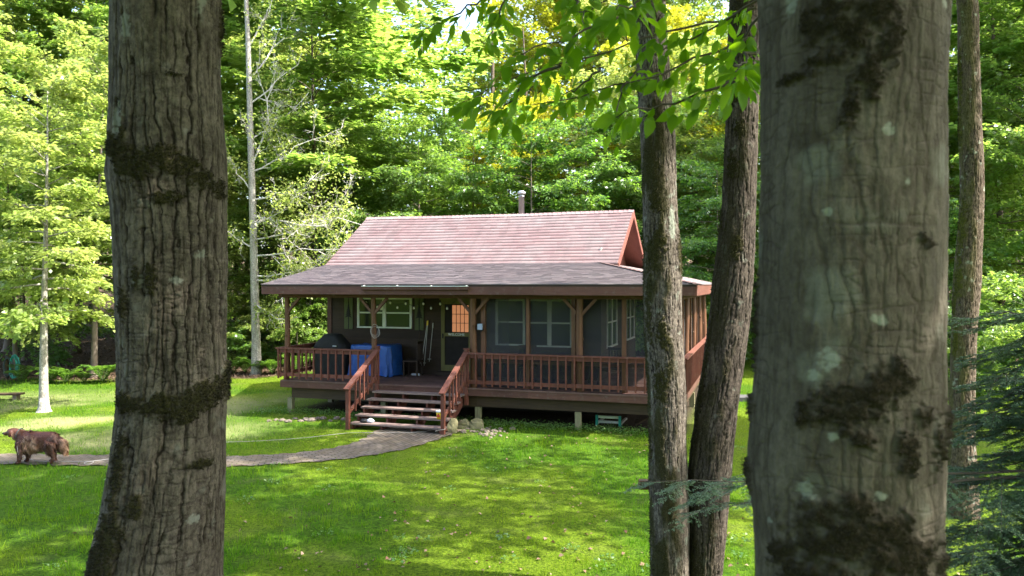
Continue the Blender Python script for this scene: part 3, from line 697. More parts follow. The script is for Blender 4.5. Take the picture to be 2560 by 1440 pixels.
# low roof over the porch, hipped round the right corner
ZE, VE, UE = 3.555, -.51, 11.24; sF = (ZB - ZE) / (VBK - VE); UH = 8.4; sR = (ZB - ZE) / (UE - UH)
nf = Vector((0, -sF, 1)).normalized(); nr = Vector((sR, 0, 1)).normalized()
hipu = lambda v: UE - (v - VE) * (UE - UH) / (VBK - VE); hipv = lambda u: VE + (UE - u) * (VBK - VE) / (UE - UH)
def lf(u, s): v = VE + s; return (u, v, ZE + s * sF), nf
def lr(v, s): u = UE - s; return (u, v, ZE + s * sR), nr
low = mk_roof('porch_roof', [shingles(list(np.arange(0, VBK - VE + .12, .118)), lf, lambda s: (UL, hipu(VE + s)), seed=5, t=.022),
                             shingles(list(np.arange(0, UE - UH + .01, .118)), lr, lambda s: (hipv(UE - s), 10.6), seed=6)], 1., cabin)
b = MB(); n = 20
for k in range(n):
    t0, t1 = k / n, (k + 1.12) / n; P0 = Vector((UE - t0 * (UE - UH), VE + t0 * (VBK - VE), ZE + t0 * (ZB - ZE) + .026)); P1 = Vector((UE - t1 * (UE - UH), VE + t1 * (VBK - VE), ZE + t1 * (ZB - ZE) + .012))
    sd = Vector((.1, .087, -.012)); b.add([P0 - sd, P0 + sd, P1 + sd, P1 - sd, P0 - sd - Vector((0, 0, .02)), P0 + sd - Vector((0, 0, .02))], [(0, 1, 2, 3), (4, 5, 1, 0)])
part('hip_cap', b, 'shingle', low)
b = MB(); V = []
for dz in (-.05, -.012):
    V += [(UL + .01, VE + .01, ZE + dz), (UE - .02, VE + .01, ZE + dz), (UH, VBK + .1, ZB + dz), (UL + .01, VBK + .1, ZB + dz), (UE - .02, 10.5, ZE + dz), (UH, 10.5, ZB + dz)]
b.add(V, [(0, 3, 2, 1), (1, 2, 5, 4), (6, 7, 8, 9), (7, 10, 11, 8), (0, 1, 7, 6), (0, 6, 9, 3), (1, 4, 10, 7), (4, 5, 11, 10)])
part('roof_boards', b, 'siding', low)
b = MB()
for a, c, z in ((UL, 2.86, 3.30), (2.863, 5.68, 3.30), (5.683, 7.35, 3.305), (7.353, UE - .06, 3.30)): b.box(a, c, VE + .012 if z else 0, VE + .05, z, 3.543)
part('eave_fascia', b, 'fascia', low)
b = MB()
for a, c in ((VE + .012, 3.2), (3.203, 7), (7.003, 10.5)): b.box(UE - .055, UE - .015, a, c, 3.30, 3.543)
part('eave_fascia', b, 'redy', low)
b = MB(); b.add([(UL, VE + .052, 3.31), (UL, VE + .052, 3.54), (UL, VBK + .05, ZB - .015), (UL, VBK + .05, ZB - .2), (UL + .035, VE + .052, 3.31), (UL + .035, VE + .052, 3.54), (UL + .035, VBK + .05, ZB - .015), (UL + .035, VBK + .05, ZB - .2)],
                [(0, 1, 2, 3), (7, 6, 5, 4), (0, 4, 5, 1), (1, 5, 6, 2), (2, 6, 7, 3), (3, 7, 4, 0)])
part('rake_board', b, 'fascia', low)
gu0, gu1 = 2.78, 5.73; g = MB(); pr = [(-.575, 3.515), (-.57, 3.43), (-.55, 3.415), (-.515, 3.415), (-.502, 3.43), (-.502, 3.50)]
for i in range(len(pr) - 1):
    (a, z0), (c, z1) = pr[i], pr[i + 1]; g.add([(gu0, a, z0), (gu1, a, z0), (gu1, c, z1), (gu0, c, z1)], [(0, 1, 2, 3)])
gut = part('gutter', g, 'fascia')
part('gutter_highlight', MB().box(gu0, gu1, -.588, -.566, 3.508, 3.524), 'alu', gut)  # pale strip painting the bright highlight along the gutter's top edge
for k in range(4):
    u = gu0 + .06 + (gu1 - gu0 - .12) * k / 3; part('gutter_clip', MB().box(u - .012, u + .012, -.59, -.49, 3.523, 3.535), 'white', gut)

# ------------------------------------------------------------------ things on and under the porch
def hthing(name, u, v, z, label, cat, group=None): return empty(name, HW(u, v, z), -A, label, cat, group)
t = hthing('covered_grill', .66, 1.6, ZD, 'barbecue grill under a black fabric cover, on the porch by the left railing', 'grill')
b = MB(); secs = [(0, .50, .27), (.45, .53, .29), (.80, .54, .30), (.92, .46, .30), (1.08, .30, .25), (1.17, .24, .18), (1.19, .12, .08)]; n = 24; V = []
for z, a, c in secs:
    for k in range(n):
        q = 2 * PI * k / n; cx, cy = math.cos(q), math.sin(q); e = .45; w = 1 + .03 * math.sin(7 * q + z * 3)
        V.append((a * w * math.copysign(abs(cx) ** e, cx), c * w * math.copysign(abs(cy) ** e, cy), z + .02 * math.sin(5 * q) * (z < .1)))
m = len(secs); b.add(V, [(i * n + k, i * n + (k + 1) % n, (i + 1) * n + (k + 1) % n, (i + 1) * n + k) for i in range(m - 1) for k in range(n)] + [tuple(range((m - 1) * n, m * n))])
b.build('cover', M['black'], t, True)
MB().box(.18, .30, -.325, -.312, .84, .865).build('cover_badge', M['cloth'], t)

t = hthing('covered_table', 1.98, 1.8, ZD, 'porch table draped to the floor in a bright blue tarp', 'table')
b = MB(); n = 96; secs = [(0., 1.0), (.86, .80), (.87, .55), (.88, 0.)]; V = []; zz = [.02, .12, .25, .4, .55, .7, .82, .87, .885, .885]; sc2 = [1.0, 1.0, .985, .965, .955, .95, .945, .935, .9, .02]
for z, s in zip(zz, sc2):
    for k in range(n):
        q = 2 * PI * k / n; cx, cy = math.cos(q), math.sin(q); e = .28; fl = .035 * (1 - z / .9) * (math.sin(9 * q) + .6 * math.sin(23 * q + 9 * z) + .5 * math.sin(14 * q - 12 * z))
        V.append(((.70 * s + fl) * math.copysign(abs(cx) ** e, cx), (.46 * s + fl) * math.copysign(abs(cy) ** e, cy), z + .012 * math.sin(5 * q + 3 * s)))
m = len(zz); b.add(V, [(i * n + k, i * n + (k + 1) % n, (i + 1) * n + (k + 1) % n, (i + 1) * n + k) for i in range(m - 1) for k in range(n)])
b.build('tarp', M['tarp'], t, True)
b = MB().box(-.62, .62, -.38, .38, .80, .84)
b.build('table_top', M['dark'], t)
for sx in (-.56, .56):
    for sy in (-.32, .32): MB().box(sx - .03, sx + .03, sy - .03, sy + .03, 0, .8).build('leg', M['dark'], t)

def chair(u, v, rz, label, mat='dark'):
    t = empty('porch_chair', HW(u, v, ZD), -A + rz, label, 'chair', 'dark wooden chairs on the porch')
    MB().box(-.24, .24, -.22, .24, .42, .46).build('seat', M[mat], t)
    b = MB()
    for x in (-.2, -.1, 0, .1, .2): b.box(x - .025, x + .025, .20, .23, .48, .92)
    b.box(-.24, .24, .195, .235, .93, 1.0); b.build('backrest', M[mat], t)
    for sx in (-.21, .21):
        for sy in (-.19, .21): MB().box(sx - .02, sx + .02, sy - .02, sy + .02, 0, .419).build('leg', M[mat], t)
chair(3.08, 1.9, -1.5, 'dark slatted chair between the blue tarp and the ski poles', 'siding')
chair(6.7, 1.3, .3, 'slatted chair behind the insect screen, under the twin windows', 'siding')
chair(8.9, 1.2, -.6, 'slatted chair behind the screen, at the right of the log post', 'siding')
t = hthing('porch_table', 7.8, 1.5, ZD, 'small dark wooden table behind the insect screen', 'table')
MB().box(-.5, .5, -.4, .4, .70, .74).build('table_top', M['siding'], t)
for sx in (-.44, .44):
    for sy in (-.34, .34): MB().box(sx - .025, sx + .025, sy - .025, sy + .025, 0, .699).build('leg', M['siding'], t)

def skipole(u, du, z0, z1, label, top):
    t = hthing('ski_pole', u, 2.3, 0, label, 'ski pole', 'poles leaning on the porch wall')
    MB().tube([(0, -.12, z0), (du, .09, z1)], .009, 6).build('shaft', M['pole'], t)
    MB().tube([(du * .93, .075, z1 - .12), (du, .09, z1 + .02)], .018, 8).build('grip', M[top], t)
    MB().lathe([(.05, -.006), (.055, 0), (.05, .006)], (0, -.11, z0 + .07), 12).build('basket', M['pole'], t)
skipole(3.22, .10, ZD + .28, 2.48, 'pale ski pole with yellow grip, left of the crossed pair', 'yellow')
skipole(3.31, .03, ZD + .28, 2.49, 'pale ski pole with yellow grip, standing next to the single pole', 'yellow')
skipole(3.47, .03, ZD + .40, 2.42, 'single pale pole standing alone beside the screen door', 'pole')
t = hthing('broom', 3.1, 2.05, ZD, 'push broom standing on the porch floor against the dark wall', 'broom')
MB().tube([(0, .0, .05), (.01, .28, 1.3)], .012, 6).build('handle', M['beam'], t); MB().box(-.12, .12, -.03, .03, 0, .06).build('brush_head', M['cloth'], t)

t = hthing('string_light', 0, 0, 0, 'string of clear bulbs swagged under the porch roof before the door', 'string light')
hooks = [(2.0, 3.12), (2.75, 3.12), (3.22, 3.1), (3.75, 3.1), (4.25, 3.1), (4.7, 3.1)]; cp = []; bul = []
for (a, za), (c, zc) in zip(hooks[:-1], hooks[1:]):
    for k in range(9):
        s = k / 9; cp.append((a + (c - a) * s, 1.1, za + (zc - za) * s - .12 * 4 * s * (1 - s)))
    bul += [((a + c) / 2, (za + zc) / 2 - .12), (a + .02, za)]
cp.append((4.7, 1.1, 3.1)); MB().tube(cp, .006, 5).build('cord', M['black'], t)
for u, z in bul:
    bb = MB().lathe([(.008, -.11), (.026, -.09), (.03, -.07), (.02, -.045), (.012, -.035)], (u, 1.1, z), 10).build('bulb', M['bulb'], t, True)
    MB().lathe([(.014, -.034), (.014, .0)], (u, 1.1, z), 8).build('socket', M['black'], bb)

t = hthing('rope_coil', 2.86, .0, 2.36, 'coil of white rope hanging on the second log post', 'rope')
for q in range(4):
    rx, rz_ = .10 + .010 * q, .15 + .014 * (q % 3) * 1.3; pts = [(rx * math.cos(a) + .008 * q, .02 * math.sin(3 * a + q) + (.0 if math.cos(a) < .5 else .02) - .01 * q, rz_ * math.sin(a) - .02 * q) for a in np.linspace(0, 2 * PI, 30)]
    MB().tube(pts, .0042, 5, False).build('rope_loop', M['cord'], t, True)
o = MB().lathe([(.002, -.01), (.07, -.01), (.075, 0), (.07, .01), (.002, .012)], (0, 0, 0), 20).build('wall_dial', M['bulb']); o.location = HW(1.84, VW - .06, 2.87); o.rotation_euler = (PI / 2, 0, -A)
tag(o, 'round pale dial hanging on the kitchen window by the post', 'thermometer')
t = hthing('flood_light', 5.80, .12, 2.47, 'small blue grey flood light fixed to the square post', 'lamp')
MB().box(-.05, .07, -.10, -.02, -.06, .09).build('lamp_head', M['greyblue'], t); MB().bar((0, .0, -.02), (0, .14, -.03), .03, .03).bar((.02, -.02, -.1), (.09, -.04, -.05), .03, .03).build('bracket', M['black'], t)

# welcome letters on the screen door
def text_obj(name, s, size, loc, rot, mat, depth=.004):
    cu = bpy.data.curves.new(name, 'FONT'); cu.body = s; cu.size = size; cu.extrude = depth; cu.align_x = 'CENTER'; cu.align_y = 'CENTER'
    o = bpy.data.objects.new(name, cu); COL.objects.link(o); bpy.context.view_layer.update()
    me = bpy.data.meshes.new_from_object(o.evaluated_get(bpy.context.evaluated_depsgraph_get())); bpy.data.objects.remove(o)
    me.materials.clear(); q = link(name, me, mat); q.location = loc; q.rotation_euler = rot; return q
o = text_obj('welcome_sign', 'WELCOME', .105, HW(4.24, VW - .062, 2.115), (PI / 2, 0, -A), M['white']); tag(o, 'small grey WELCOME letters on the middle rail of the screen door', 'sign')

t = hthing('bucket', 5.22, -1.16, ZD - .155 * 4, 'yellow plastic tub with a white lid, on the stairs', 'bucket')
MB().lathe([(.075, .002), (.088, .165)], n=24).build('tub', M['yellow'], t, True); MB().lathe([(.088, .166), (.096, .168), (.097, .205), (.085, .21)], n=24).build('lid', M['white'], t, True)
b = MB()
for k, (x, h) in enumerate(((-1.95, .06), (-1.72, .09), (-1.5, .09), (-1.25, .05))):
    q = math.radians(x * 57.3); c, s = .084 * math.cos(q), .084 * math.sin(q); b.bar((c, s, .05), (c * 1.03, s * 1.03, .05 + h), .022, .012)
b.build('label_print', M['redlabel'], t)
t = hthing('cloth_bundle', 3.37, -1.38, ZD - .155 * 5, 'dark shoes with a crumpled pale cloth on the bottom step', 'cloth')
def lump(mb, c, r, seed, n=10, m=14, amp=.35):
    V = []
    for i in range(n + 1):
        th = PI * i / n
        for k in range(m):
            ph = 2 * PI * k / m; d = np.array([math.sin(th) * math.cos(ph), math.sin(th) * math.sin(ph), math.cos(th)]); q = 1 + amp * (fbm((d * 1.6 + seed)[None], 3)[0] - .5) * 2
            V.append(tuple(np.array(c) + d * np.array(r) * q))
    return mb.add(V, [(i * m + k, (i + 1) * m + k, (i + 1) * m + (k + 1) % m, i * m + (k + 1) % m) for i in range(n) for k in range(m)])
lump(MB(), (.1, 0, .05), (.09, .07, .055), 3).build('cloth', M['cloth'], t, True)
bb = MB(); lump(bb, (-.08, .02, .045), (.10, .045, .05), 8); lump(bb, (-.06, -.05, .04), (.10, .04, .04), 12); bb.build('shoe', M['black'], t, True)

t = hthing('step_ladder', 8.95, .9, 0, 'aluminium step stool with teal corners lying under the deck', 'ladder')
for z in (.10, .22): MB().box(-.27, .27, -.05, .02, z - .03, z + .03).build('rung', M['alu'], t)
for x in (-.29, .29): MB().box(x - .025, x + .025, -.06, .9, .03, .08).build('side_rail', M['alu'], t); MB().box(x - .035, x + .035, -.08, -.061, .0, .27).build('foot', M['teal'], t)
t = hthing('plank', 10.0, 1.0, 0, 'old board leaning in the dark under the deck', 'board'); MB().bar((-.4, 0, .05), (.2, .2, .4), .12, .03).build('board', M['beam'], t)

def rock(name, loc, r, seed, mat, label, cat, group, amp=.4, rz=0., tilt=0.):
    b = MB(); lump(b, (0, 0, 0), r, seed, 9, 12, amp); o = b.build(name, M[mat]); o.location = loc; o.rotation_euler = (tilt, 0, rz); return tag(o, label, cat, group)
def slab(px, py0, py1, w, label, seed):
    Y = F * HC / (py1 - CY); h = (py1 - py0) * Y / F; x = (px - 1280) * Y / F
    rock('rock', (x, Y + .1, h * .40), (w / 2, .07, h * .60), seed * 7.7, 'flatstone', label, 'rock', 'flat rocks beside the stairs', .55, -.25 + .2 * (seed % 2), -.3)
slab(1131, 1049, 1085, .26, 'narrow upright flat rock touching the stair newel', 1); slab(1157, 1050, 1074, .38, 'middle mossy flat rock of the three by the stairs', 2); slab(1192, 1046, 1075, .38, 'broad mossy flat rock leaning on the deck support post', 3)
for k in range(34):
    px = rnd.gauss(1215, 24); py = rnd.gauss(1081, 6); Y = F * HC / (py - CY); r = rnd.uniform(.03, .075)
    rock('stone', ((px - 1280) * Y / F, Y, gz((px - 1280) * Y / F, Y) + r * .2), (r * 1.3, r, r * .7), k * 3.1, 'stone', 'grey brown stone in the rubble heap by the deck support post', 'stone', 'stones in the rubble heap', rz=rnd.uniform(0, 3))
for k, px in enumerate((672, 690, 705, 722, 738, 752, 765, 776, 781, 795, 808, 826, 842, 860)):
    py = 1052 + rnd.uniform(-4, 4); Y = F * HC / (py - CY); r = rnd.uniform(.05, .085) * (1.3 if px in (672, 781) else 1)
    rock('stone', ((px - 1280) * Y / F, Y, gz((px - 1280) * Y / F, Y) + r * .25), (r * 1.35, r, r * .7), 50 + k * 2.3, 'stone', 'pale stone in the row edging the lawn left of the stairs', 'stone', 'stones edging the deck front', rz=rnd.uniform(0, 3))
# ------------------------------------------------------------------ near trunks, modelled from their outline, with real bark relief and moss
def big_trunk(prof, Y, z0, z1, nth, nz, fis=(.05, .35, .010), seed=1, moss=(), lichen=(), rough=.004, nzt=30, cross=0., mossn=0., fa=1., mb=1., ms=(.40, .72)):
    """prof: (row, left, right) of the outline in photo pixels; returns mesh arrays and a surface sampler"""
    prof = sorted(prof); rows = np.array([p[0] for p in prof], float); zc = HC - (rows - CY) * Y / F
    th0 = math.atan2(np.mean([(p[1] + p[2]) / 2 for p in prof]) - 1280, F)
    cx = np.array([(p[1] + p[2]) / 2 - 1280 for p in prof]) * Y / F; rr = np.array([(p[2] - p[1]) / 2 for p in prof]) * Y / F * math.cos(th0)
    zv0 = HC - (1470 - CY) * Y / F; zv1 = HC - (-40 - CY) * Y / F
    zs = np.unique(np.concatenate([np.linspace(z0, zv0, nzt), np.linspace(zv0, zv1, nz), np.linspace(zv1, z1, nzt)]))
    o = np.argsort(zc); X = np.interp(zs, zc[o], cx[o]); R = np.interp(zs, zc[o], rr[o])
    for _ in range(3):
        X[1:-1] = (X[:-2] + 2 * X[1:-1] + X[2:]) / 4; R[1:-1] = (R[:-2] + 2 * R[1:-1] + R[2:]) / 4
    R = R * (1 - .55 * smooth(zv1, z1, zs))
    face = -PI / 2 - th0 * 0 + math.atan2(-np.mean(cx), Y) * -1 * -1     # angle of the side that faces the eye
    face = math.atan2(-Y, -np.mean(cx))
    th = np.arange(nth) * 2 * PI / nth
    TH, ZZ = np.meshgrid(th, zs); RR = np.repeat(R[:, None], nth, 1); XX = np.repeat(X[:, None], nth, 1)
    Rm = float(np.mean(rr))
    c, s = np.cos(TH).ravel(), np.sin(TH).ravel(); z = ZZ.ravel(); r = RR.ravel()
    wx = fbm(np.stack([c * Rm / .12, s * Rm / .12, z / .5 + seed], -1), 3) - .5
    p = np.stack([c * Rm / fis[0] + wx * 2.2, s * Rm / fis[0] + wx * 2.2, z / fis[1] + 7.7 * seed], -1)
    dens = smooth(.30, .62, fbm(np.stack([c * 1.5 + seed, s * 1.5, z / .6], -1), 2)); F_ = np.zeros(len(z)); circ = 2 * PI * Rm
    for j, (sp, am, wd) in enumerate(((fis[0] * 1.15, 1., .085), (fis[0] * .75, .8, .08), (fis[0] * .45, .5, .10))):
        k = max(5, round(circ / sp)); wv = (fbm(np.stack([c * Rm / (sp * 2.2), s * Rm / (sp * 2.2), z / (fis[1] * .9) + seed + 9 * j], -1), 4) - .5) * 1.9 + (fbm(np.stack([c * 2, s * 2, z / (fis[1] * 3) + seed], -1), 2) - .5) * 2.5
        wv = wv + (fbm(np.stack([c * Rm / (sp * .5), s * Rm / (sp * .5), z / .035 + seed], -1), 3) - .5) * .55; w = TH.ravel() / (2 * PI) * k + wv; ln = np.floor(w); d = np.abs(w - ln - .5); wi = wd * (.35 + 1.1 * vnoise(np.stack([ln * 3.7, z / .09, z * 0 + j], -1)))
        br = smooth(.38, .62, vnoise(np.stack([ln * 5.3 + seed, z / (fis[1] * .45) + 3.1 * ln, z * 0 + 7 * j], -1)) + (.12 if j == 0 else -.02))
        F_ = np.maximum(F_, am * np.exp(-(d / np.maximum(wi, .02)) ** 2) * br)
    if cross:
        n3 = fbm(np.stack([c * Rm / .09, s * Rm / .09, z / .022 + seed], -1), 2) - .5; F_ = np.clip(F_ + cross * np.exp(-(n3 / .03) ** 2) * dens, 0, 1)
    fine = fbm(np.stack([c * Rm / .016, s * Rm / .016, z / .05 + seed], -1), 3) - .5
    low = fbm(np.stack([c * 1.1 + seed, s * 1.1, z / .45], -1), 3) - .5
    F_ = F_ * fa
    # patches laid on the surface: where on the trunk a row/column of the photo falls
    def patch(lst, lo=.40, hi=.72, amp=1.5):
        out = np.zeros(len(z))
        for (px, py, ax, ay) in lst:
            zc_ = HC - (py - CY) * Y / F; xc = (px - 1280) * Y / F; i = np.argmin(np.abs(zs - zc_)); a = math.asin(np.clip((xc - X[i]) / R[i] * math.cos(th0), -.98, .98))
            t0 = face + a; d = (TH.ravel() - t0 + PI) % (2 * PI) - PI
            m = np.exp(-.9 * (((d * r) / (ax * Y / F)) ** 2 + ((z - zc_) / (ay * Y / F)) ** 2)); k = m > .02
            if not k.any(): continue
            q1 = np.clip(.45 * min(ax, ay) * Y / F, .006, .05); pk = np.stack([c[k] * Rm, s[k] * Rm, z[k]], -1)
            nn = .6 * fbm(pk / q1 + px, 3) + .4 * fbm(pk / .012 + py, 3) - .5
            out[k] = np.maximum(out[k], smooth(lo, hi, m[k] + nn * amp * 1.6 * smooth(.02, .35, m[k])))
        return out
    MO = patch(moss, *ms) if len(moss) else np.zeros(len(z)); LI = patch(lichen, .3, .8, 1.2) * .7 if len(lichen) else np.zeros(len(z))
    if mossn: MO = np.maximum(MO, mossn * smooth(.45, .58, fbm(np.stack([c * 1.6 + seed * 2, s * 1.6, z / .45], -1), 5)) * smooth(-.2, .5, np.cos(TH.ravel() - face + .9)))
    disp = -F_ * fis[2] * (1 - .8 * MO) + fine * rough + low * Rm * .12 + mb * MO * (.004 + .014 * fbm(np.stack([c * Rm / .02, s * Rm / .02, z / .02], -1), 3))
    rr_ = r + disp
    V = np.stack([XX.ravel() + c * rr_, Y + s * rr_, z], -1)
    I = np.arange(len(V)).reshape(len(zs), nth); J = np.roll(I, -1, 1)
    Q = np.stack([I[:-1], J[:-1], J[1:], I[1:]], -1).reshape(-1, 4)
    return V, Q, dict(fis=F_, moss=MO, lichen=LI), np.stack([c, s, z * 0], -1)
def moss_tufts(V, att, Nn, parent, n=3500, h=.012, facing=True, mat='moss'):
    w = att['moss'] * (V[:, 2] > -9) * ((Nn[:, 1] < .35) if facing else 1); w = np.clip(w - .35, 0, 1)
    if w.sum() < 1: return
    k = rng.choice(len(V), n, p=w / w.sum()); P = V[k] + rng.normal(0, .002, (n, 3)); N = unit(Nn[k] + rng.normal(0, .5, (n, 3)) + [0, 0, .25])
    U = unit(rng.normal(0, 1, (n, 3))); VV, QQ = leaf_quads(P - N * .002, N, U, h * rng.uniform(.5, 1.3, n), h * rng.uniform(.3, .5, n), .1)
    np_mesh('moss_patch', VV, QQ, M[mat], parent, fattr={'tint': rng.random(n)})
def crown_only(kind, parent, loc, s, leafm=None, rz=0.):
    c = bpy.data.objects.new('crown', PROTO[kind][1]); COL.objects.link(c); c.parent = parent; c.location = loc; c.scale = (s,) * 3 if not hasattr(s, '__len__') else s; c.rotation_euler = (0, 0, rz)
    if leafm: c.material_slots[0].link = 'OBJECT'; c.material_slots[0].material = M[leafm]

proto('overhead', 'barkA', 'leaf', seed=40, H=10, cb=.12, R=4.2, nlimb=40, nleaf=15000, leaf=.19, r0=.12, elev=(.15, .8), gap=.15)
proto('thin', 'barkA', 'leaf', seed=41, H=10, cb=.12, R=4.2, nlimb=34, nleaf=7500, leaf=.19, r0=.12, elev=(.15, .8), gap=.4)
# left foreground tree
tL = empty('maple_tree', (0, 0, 0), 0, 'thick furrowed grey maple trunk with two sagging moss rings, close at the left', 'tree', None)
V, Q, at_, Nn = big_trunk([(-900, 285, 545), (-300, 278, 550), (0, 275, 555), (200, 277, 556), (380, 273, 571), (440, 270, 573), (520, 279, 571), (700, 281, 572), (900, 289, 573), (1000, 288, 576), (1090, 280, 571), (1170, 268, 570), (1260, 252, 568), (1350, 233, 566), (1440, 212, 562), (1560, 170, 575), (1750, 100, 610)],
    3.4, 1.75, 8.5, 420, 760, (.052, .42, .011), 1,
    [(300, 385, 40, 42), (340, 430, 45, 45), (400, 410, 55, 26), (445, 430, 45, 26), (500, 455, 40, 26), (545, 478, 30, 24), (420, 505, 40, 18), (320, 990, 40, 26), (400, 995, 60, 28), (455, 1010, 55, 26), (520, 970, 60, 34), (570, 955, 34, 45), (480, 985, 50, 28), (560, 60, 16, 60), (250, 1390, 60, 90), (300, 1150, 22, 90), (280, 1300, 40, 70), (340, 1230, 20, 30), (380, 700, 14, 40), (310, 760, 16, 40), (345, 690, 12, 30), (500, 1140, 40, 12), (430, 215, 20, 6)],
    [(347, 700, 13, 17), (500, 20, 14, 30), (300, 330, 18, 50), (480, 1270, 16, 12), (440, 700, 16, 10), (500, 640, 14, 14), (320, 100, 14, 40)], .007, cross=.45)
np_mesh('trunk', V, Q, M['barkA'], tL, True, vattr=at_); moss_tufts(V, at_, Nn, tL, 9000, .012, mat='mossdark')
crown_only('overhead', tL, (-1.45, 3.4, 5.0), 1.0)
# right foreground beech
tR = empty('beech_tree', (0, 0, 0), 0, 'very near smooth grey beech trunk blotched with dark moss, out of focus, with leafy boughs', 'tree')
V, Q, at_, Nn = big_trunk([(-900, 1895, 2385), (-100, 1885, 2375), (0, 1885, 2371), (200, 1887, 2362), (360, 1888, 2354), (700, 1886, 2352), (850, 1884, 2352), (1000, 1874, 2354), (1120, 1866, 2354), (1200, 1868, 2354), (1300, 1878, 2354), (1440, 1882, 2356), (1600, 1870, 2366), (1800, 1840, 2390)],
    1.6, 2.0, 7.5, 420, 620, (.036, .26, .0045), 9,
    [(2095, 75, 55, 45), (2170, 95, 60, 60), (2215, 170, 30, 60), (2130, 150, 45, 60), (2160, 250, 45, 50), (2180, 215, 30, 40), (2080, 200, 60, 20), (1990, 225, 50, 14), (2125, 320, 22, 45), (2040, 120, 40, 50),
     (2130, 960, 80, 34), (2100, 1000, 90, 30), (2230, 925, 45, 50), (2190, 940, 40, 45), (2150, 1050, 40, 30), (2290, 1010, 30, 30), (2320, 1080, 30, 60), (2250, 1080, 25, 60), (2030, 1010, 30, 30), (2140, 1200, 40, 40), (2100, 1280, 130, 70), (2230, 1320, 90, 60), (2330, 1380, 30, 90), (2060, 1380, 120, 50), (2200, 1250, 60, 45), (2260, 1400, 60, 40), (1880, 1020, 26, 34), (1876, 1200, 26, 44), (2346, 1030, 16, 50), (1890, 800, 14, 120), (2290, 605, 10, 12), (2305, 620, 10, 14), (1960, 1330, 40, 40)],
    [(1980, 50, 22, 26), (2345, 50, 16, 30), (2210, 365, 14, 14), (2075, 545, 13, 11), (2255, 480, 8, 10), (2080, 880, 24, 24), (2190, 790, 20, 14), (2045, 920, 16, 14), (2085, 1055, 12, 10), (2025, 1180, 20, 24), (2190, 1180, 14, 12), (2100, 75, 10, 12), (1935, 1280, 12, 12)], .006, cross=.8, fa=.65, mb=.9, ms=(.30, .95))
np_mesh('trunk', V, Q, M['barkB'], tR, True, vattr=at_); moss_tufts(V, at_, Nn, tR, 9000, .006, mat='mossdark')
crown_only('overhead', tR, (.9, 1.6, 4.6), .95, 'beechleaf', 2)
# twin trunks
tT = empty('ash_tree', (0, 0, 0), 0, 'twin stemmed mossy ash, two bare trunks leaning apart in front of the cabin corner', 'tree')
V, Q, at_, Nn = big_trunk([(-1500, 1500, 1570), (-200, 1572, 1655), (0, 1584, 1664), (150, 1590, 1672), (280, 1599, 1682), (330, 1601, 1688), (500, 1605, 1692), (700, 1611, 1703), (820, 1612, 1706), (900, 1617, 1712), (1000, 1622, 1716), (1150, 1624, 1718), (1300, 1626, 1722), (1440, 1628, 1724), (1520, 1618, 1730)],
    8.8, -.05, 11, 200, 620, (.045, .30, .013), 4, [(1625, 430, 26, 60), (1640, 500, 22, 40), (1630, 640, 30, 60), (1650, 600, 24, 30), (1622, 760, 12, 120), (1660, 830, 20, 50), (1620, 930, 10, 120), (1650, 960, 20, 60), (1630, 300, 20, 30), (1625, 1100, 12, 100), (1700, 640, 14, 60)], [(1680, 560, 10, 40), (1660, 240, 8, 8)], .010, mossn=.9, cross=.3)
np_mesh('trunk', V, Q, M['barkC'], tT, True, vattr=at_); moss_tufts(V, at_, Nn, tT, 7000, .02)
V, Q, at_, Nn = big_trunk([(-1500, 1880, 1950), (-200, 1828, 1908), (0, 1822, 1902), (200, 1816, 1900), (400, 1811, 1893), (560, 1802, 1890), (700, 1783, 1884), (800, 1772, 1874), (900, 1757, 1862), (1000, 1742, 1848), (1100, 1728, 1836), (1180, 1720, 1830), (1300, 1722, 1818), (1440, 1718, 1806), (1520, 1706, 1806)],
    8.85, -.05, 11, 200, 620, (.05, .35, .016), 6, [(1830, 420, 16, 40), (1850, 330, 18, 24), (1795, 560, 12, 40), (1840, 620, 20, 40), (1765, 900, 10, 120), (1750, 1000, 10, 60), (1845, 250, 20, 16)], [], .012, mossn=.6, cross=.3)
np_mesh('trunk', V, Q, M['barkE'], tT, True, vattr=at_); moss_tufts(V, at_, Nn, tT, 3000, .02)
crown_only('thin', tT, (1.9, 8.8, 7.4), 1.15, None, 4)
t = empty('wood_beam', at(1640, 1211, 9.13), 0, 'short squared timber end sticking out behind the twin ash trunks', 'beam')
MB().box(-.2, .88, -.05, .05, -.05, .05).build('beam', M['log'], t); MB().box(.16, .20, -.052, -.3, -.02, .02).build('bolt', M['steel'], t)
# straight rough trunk at the right
tS = empty('oak_tree', (0, 0, 0), 0, 'straight rough brown trunk with yellow moss, at the far right behind the dark hemlock', 'tree')
V, Q, at_, Nn = big_trunk([(-900, 2390, 2430), (-200, 2391, 2440), (0, 2391, 2446), (200, 2394, 2452), (400, 2398, 2460), (480, 2400, 2462), (600, 2392, 2458), (700, 2382, 2455), (850, 2376, 2442), (950, 2374, 2440), (1100, 2370, 2440), (1290, 2360, 2452)],
    12., -.1, 14, 150, 500, (.04, .16, .018), 12, [(2400, 330, 10, 60), (2405, 560, 12, 80), (2395, 700, 12, 60), (2385, 760, 10, 40), (2400, 200, 8, 90), (2388, 850, 10, 50)], [], .012, mossn=.4, cross=.5)
np_mesh('trunk', V, Q, M['barkD'], tS, True, vattr=at_); moss_tufts(V, at_, Nn, tS, 3000, .022)
crown_only('thin', tS, (7.0, 12, 8.6), 1.25, None, 1)

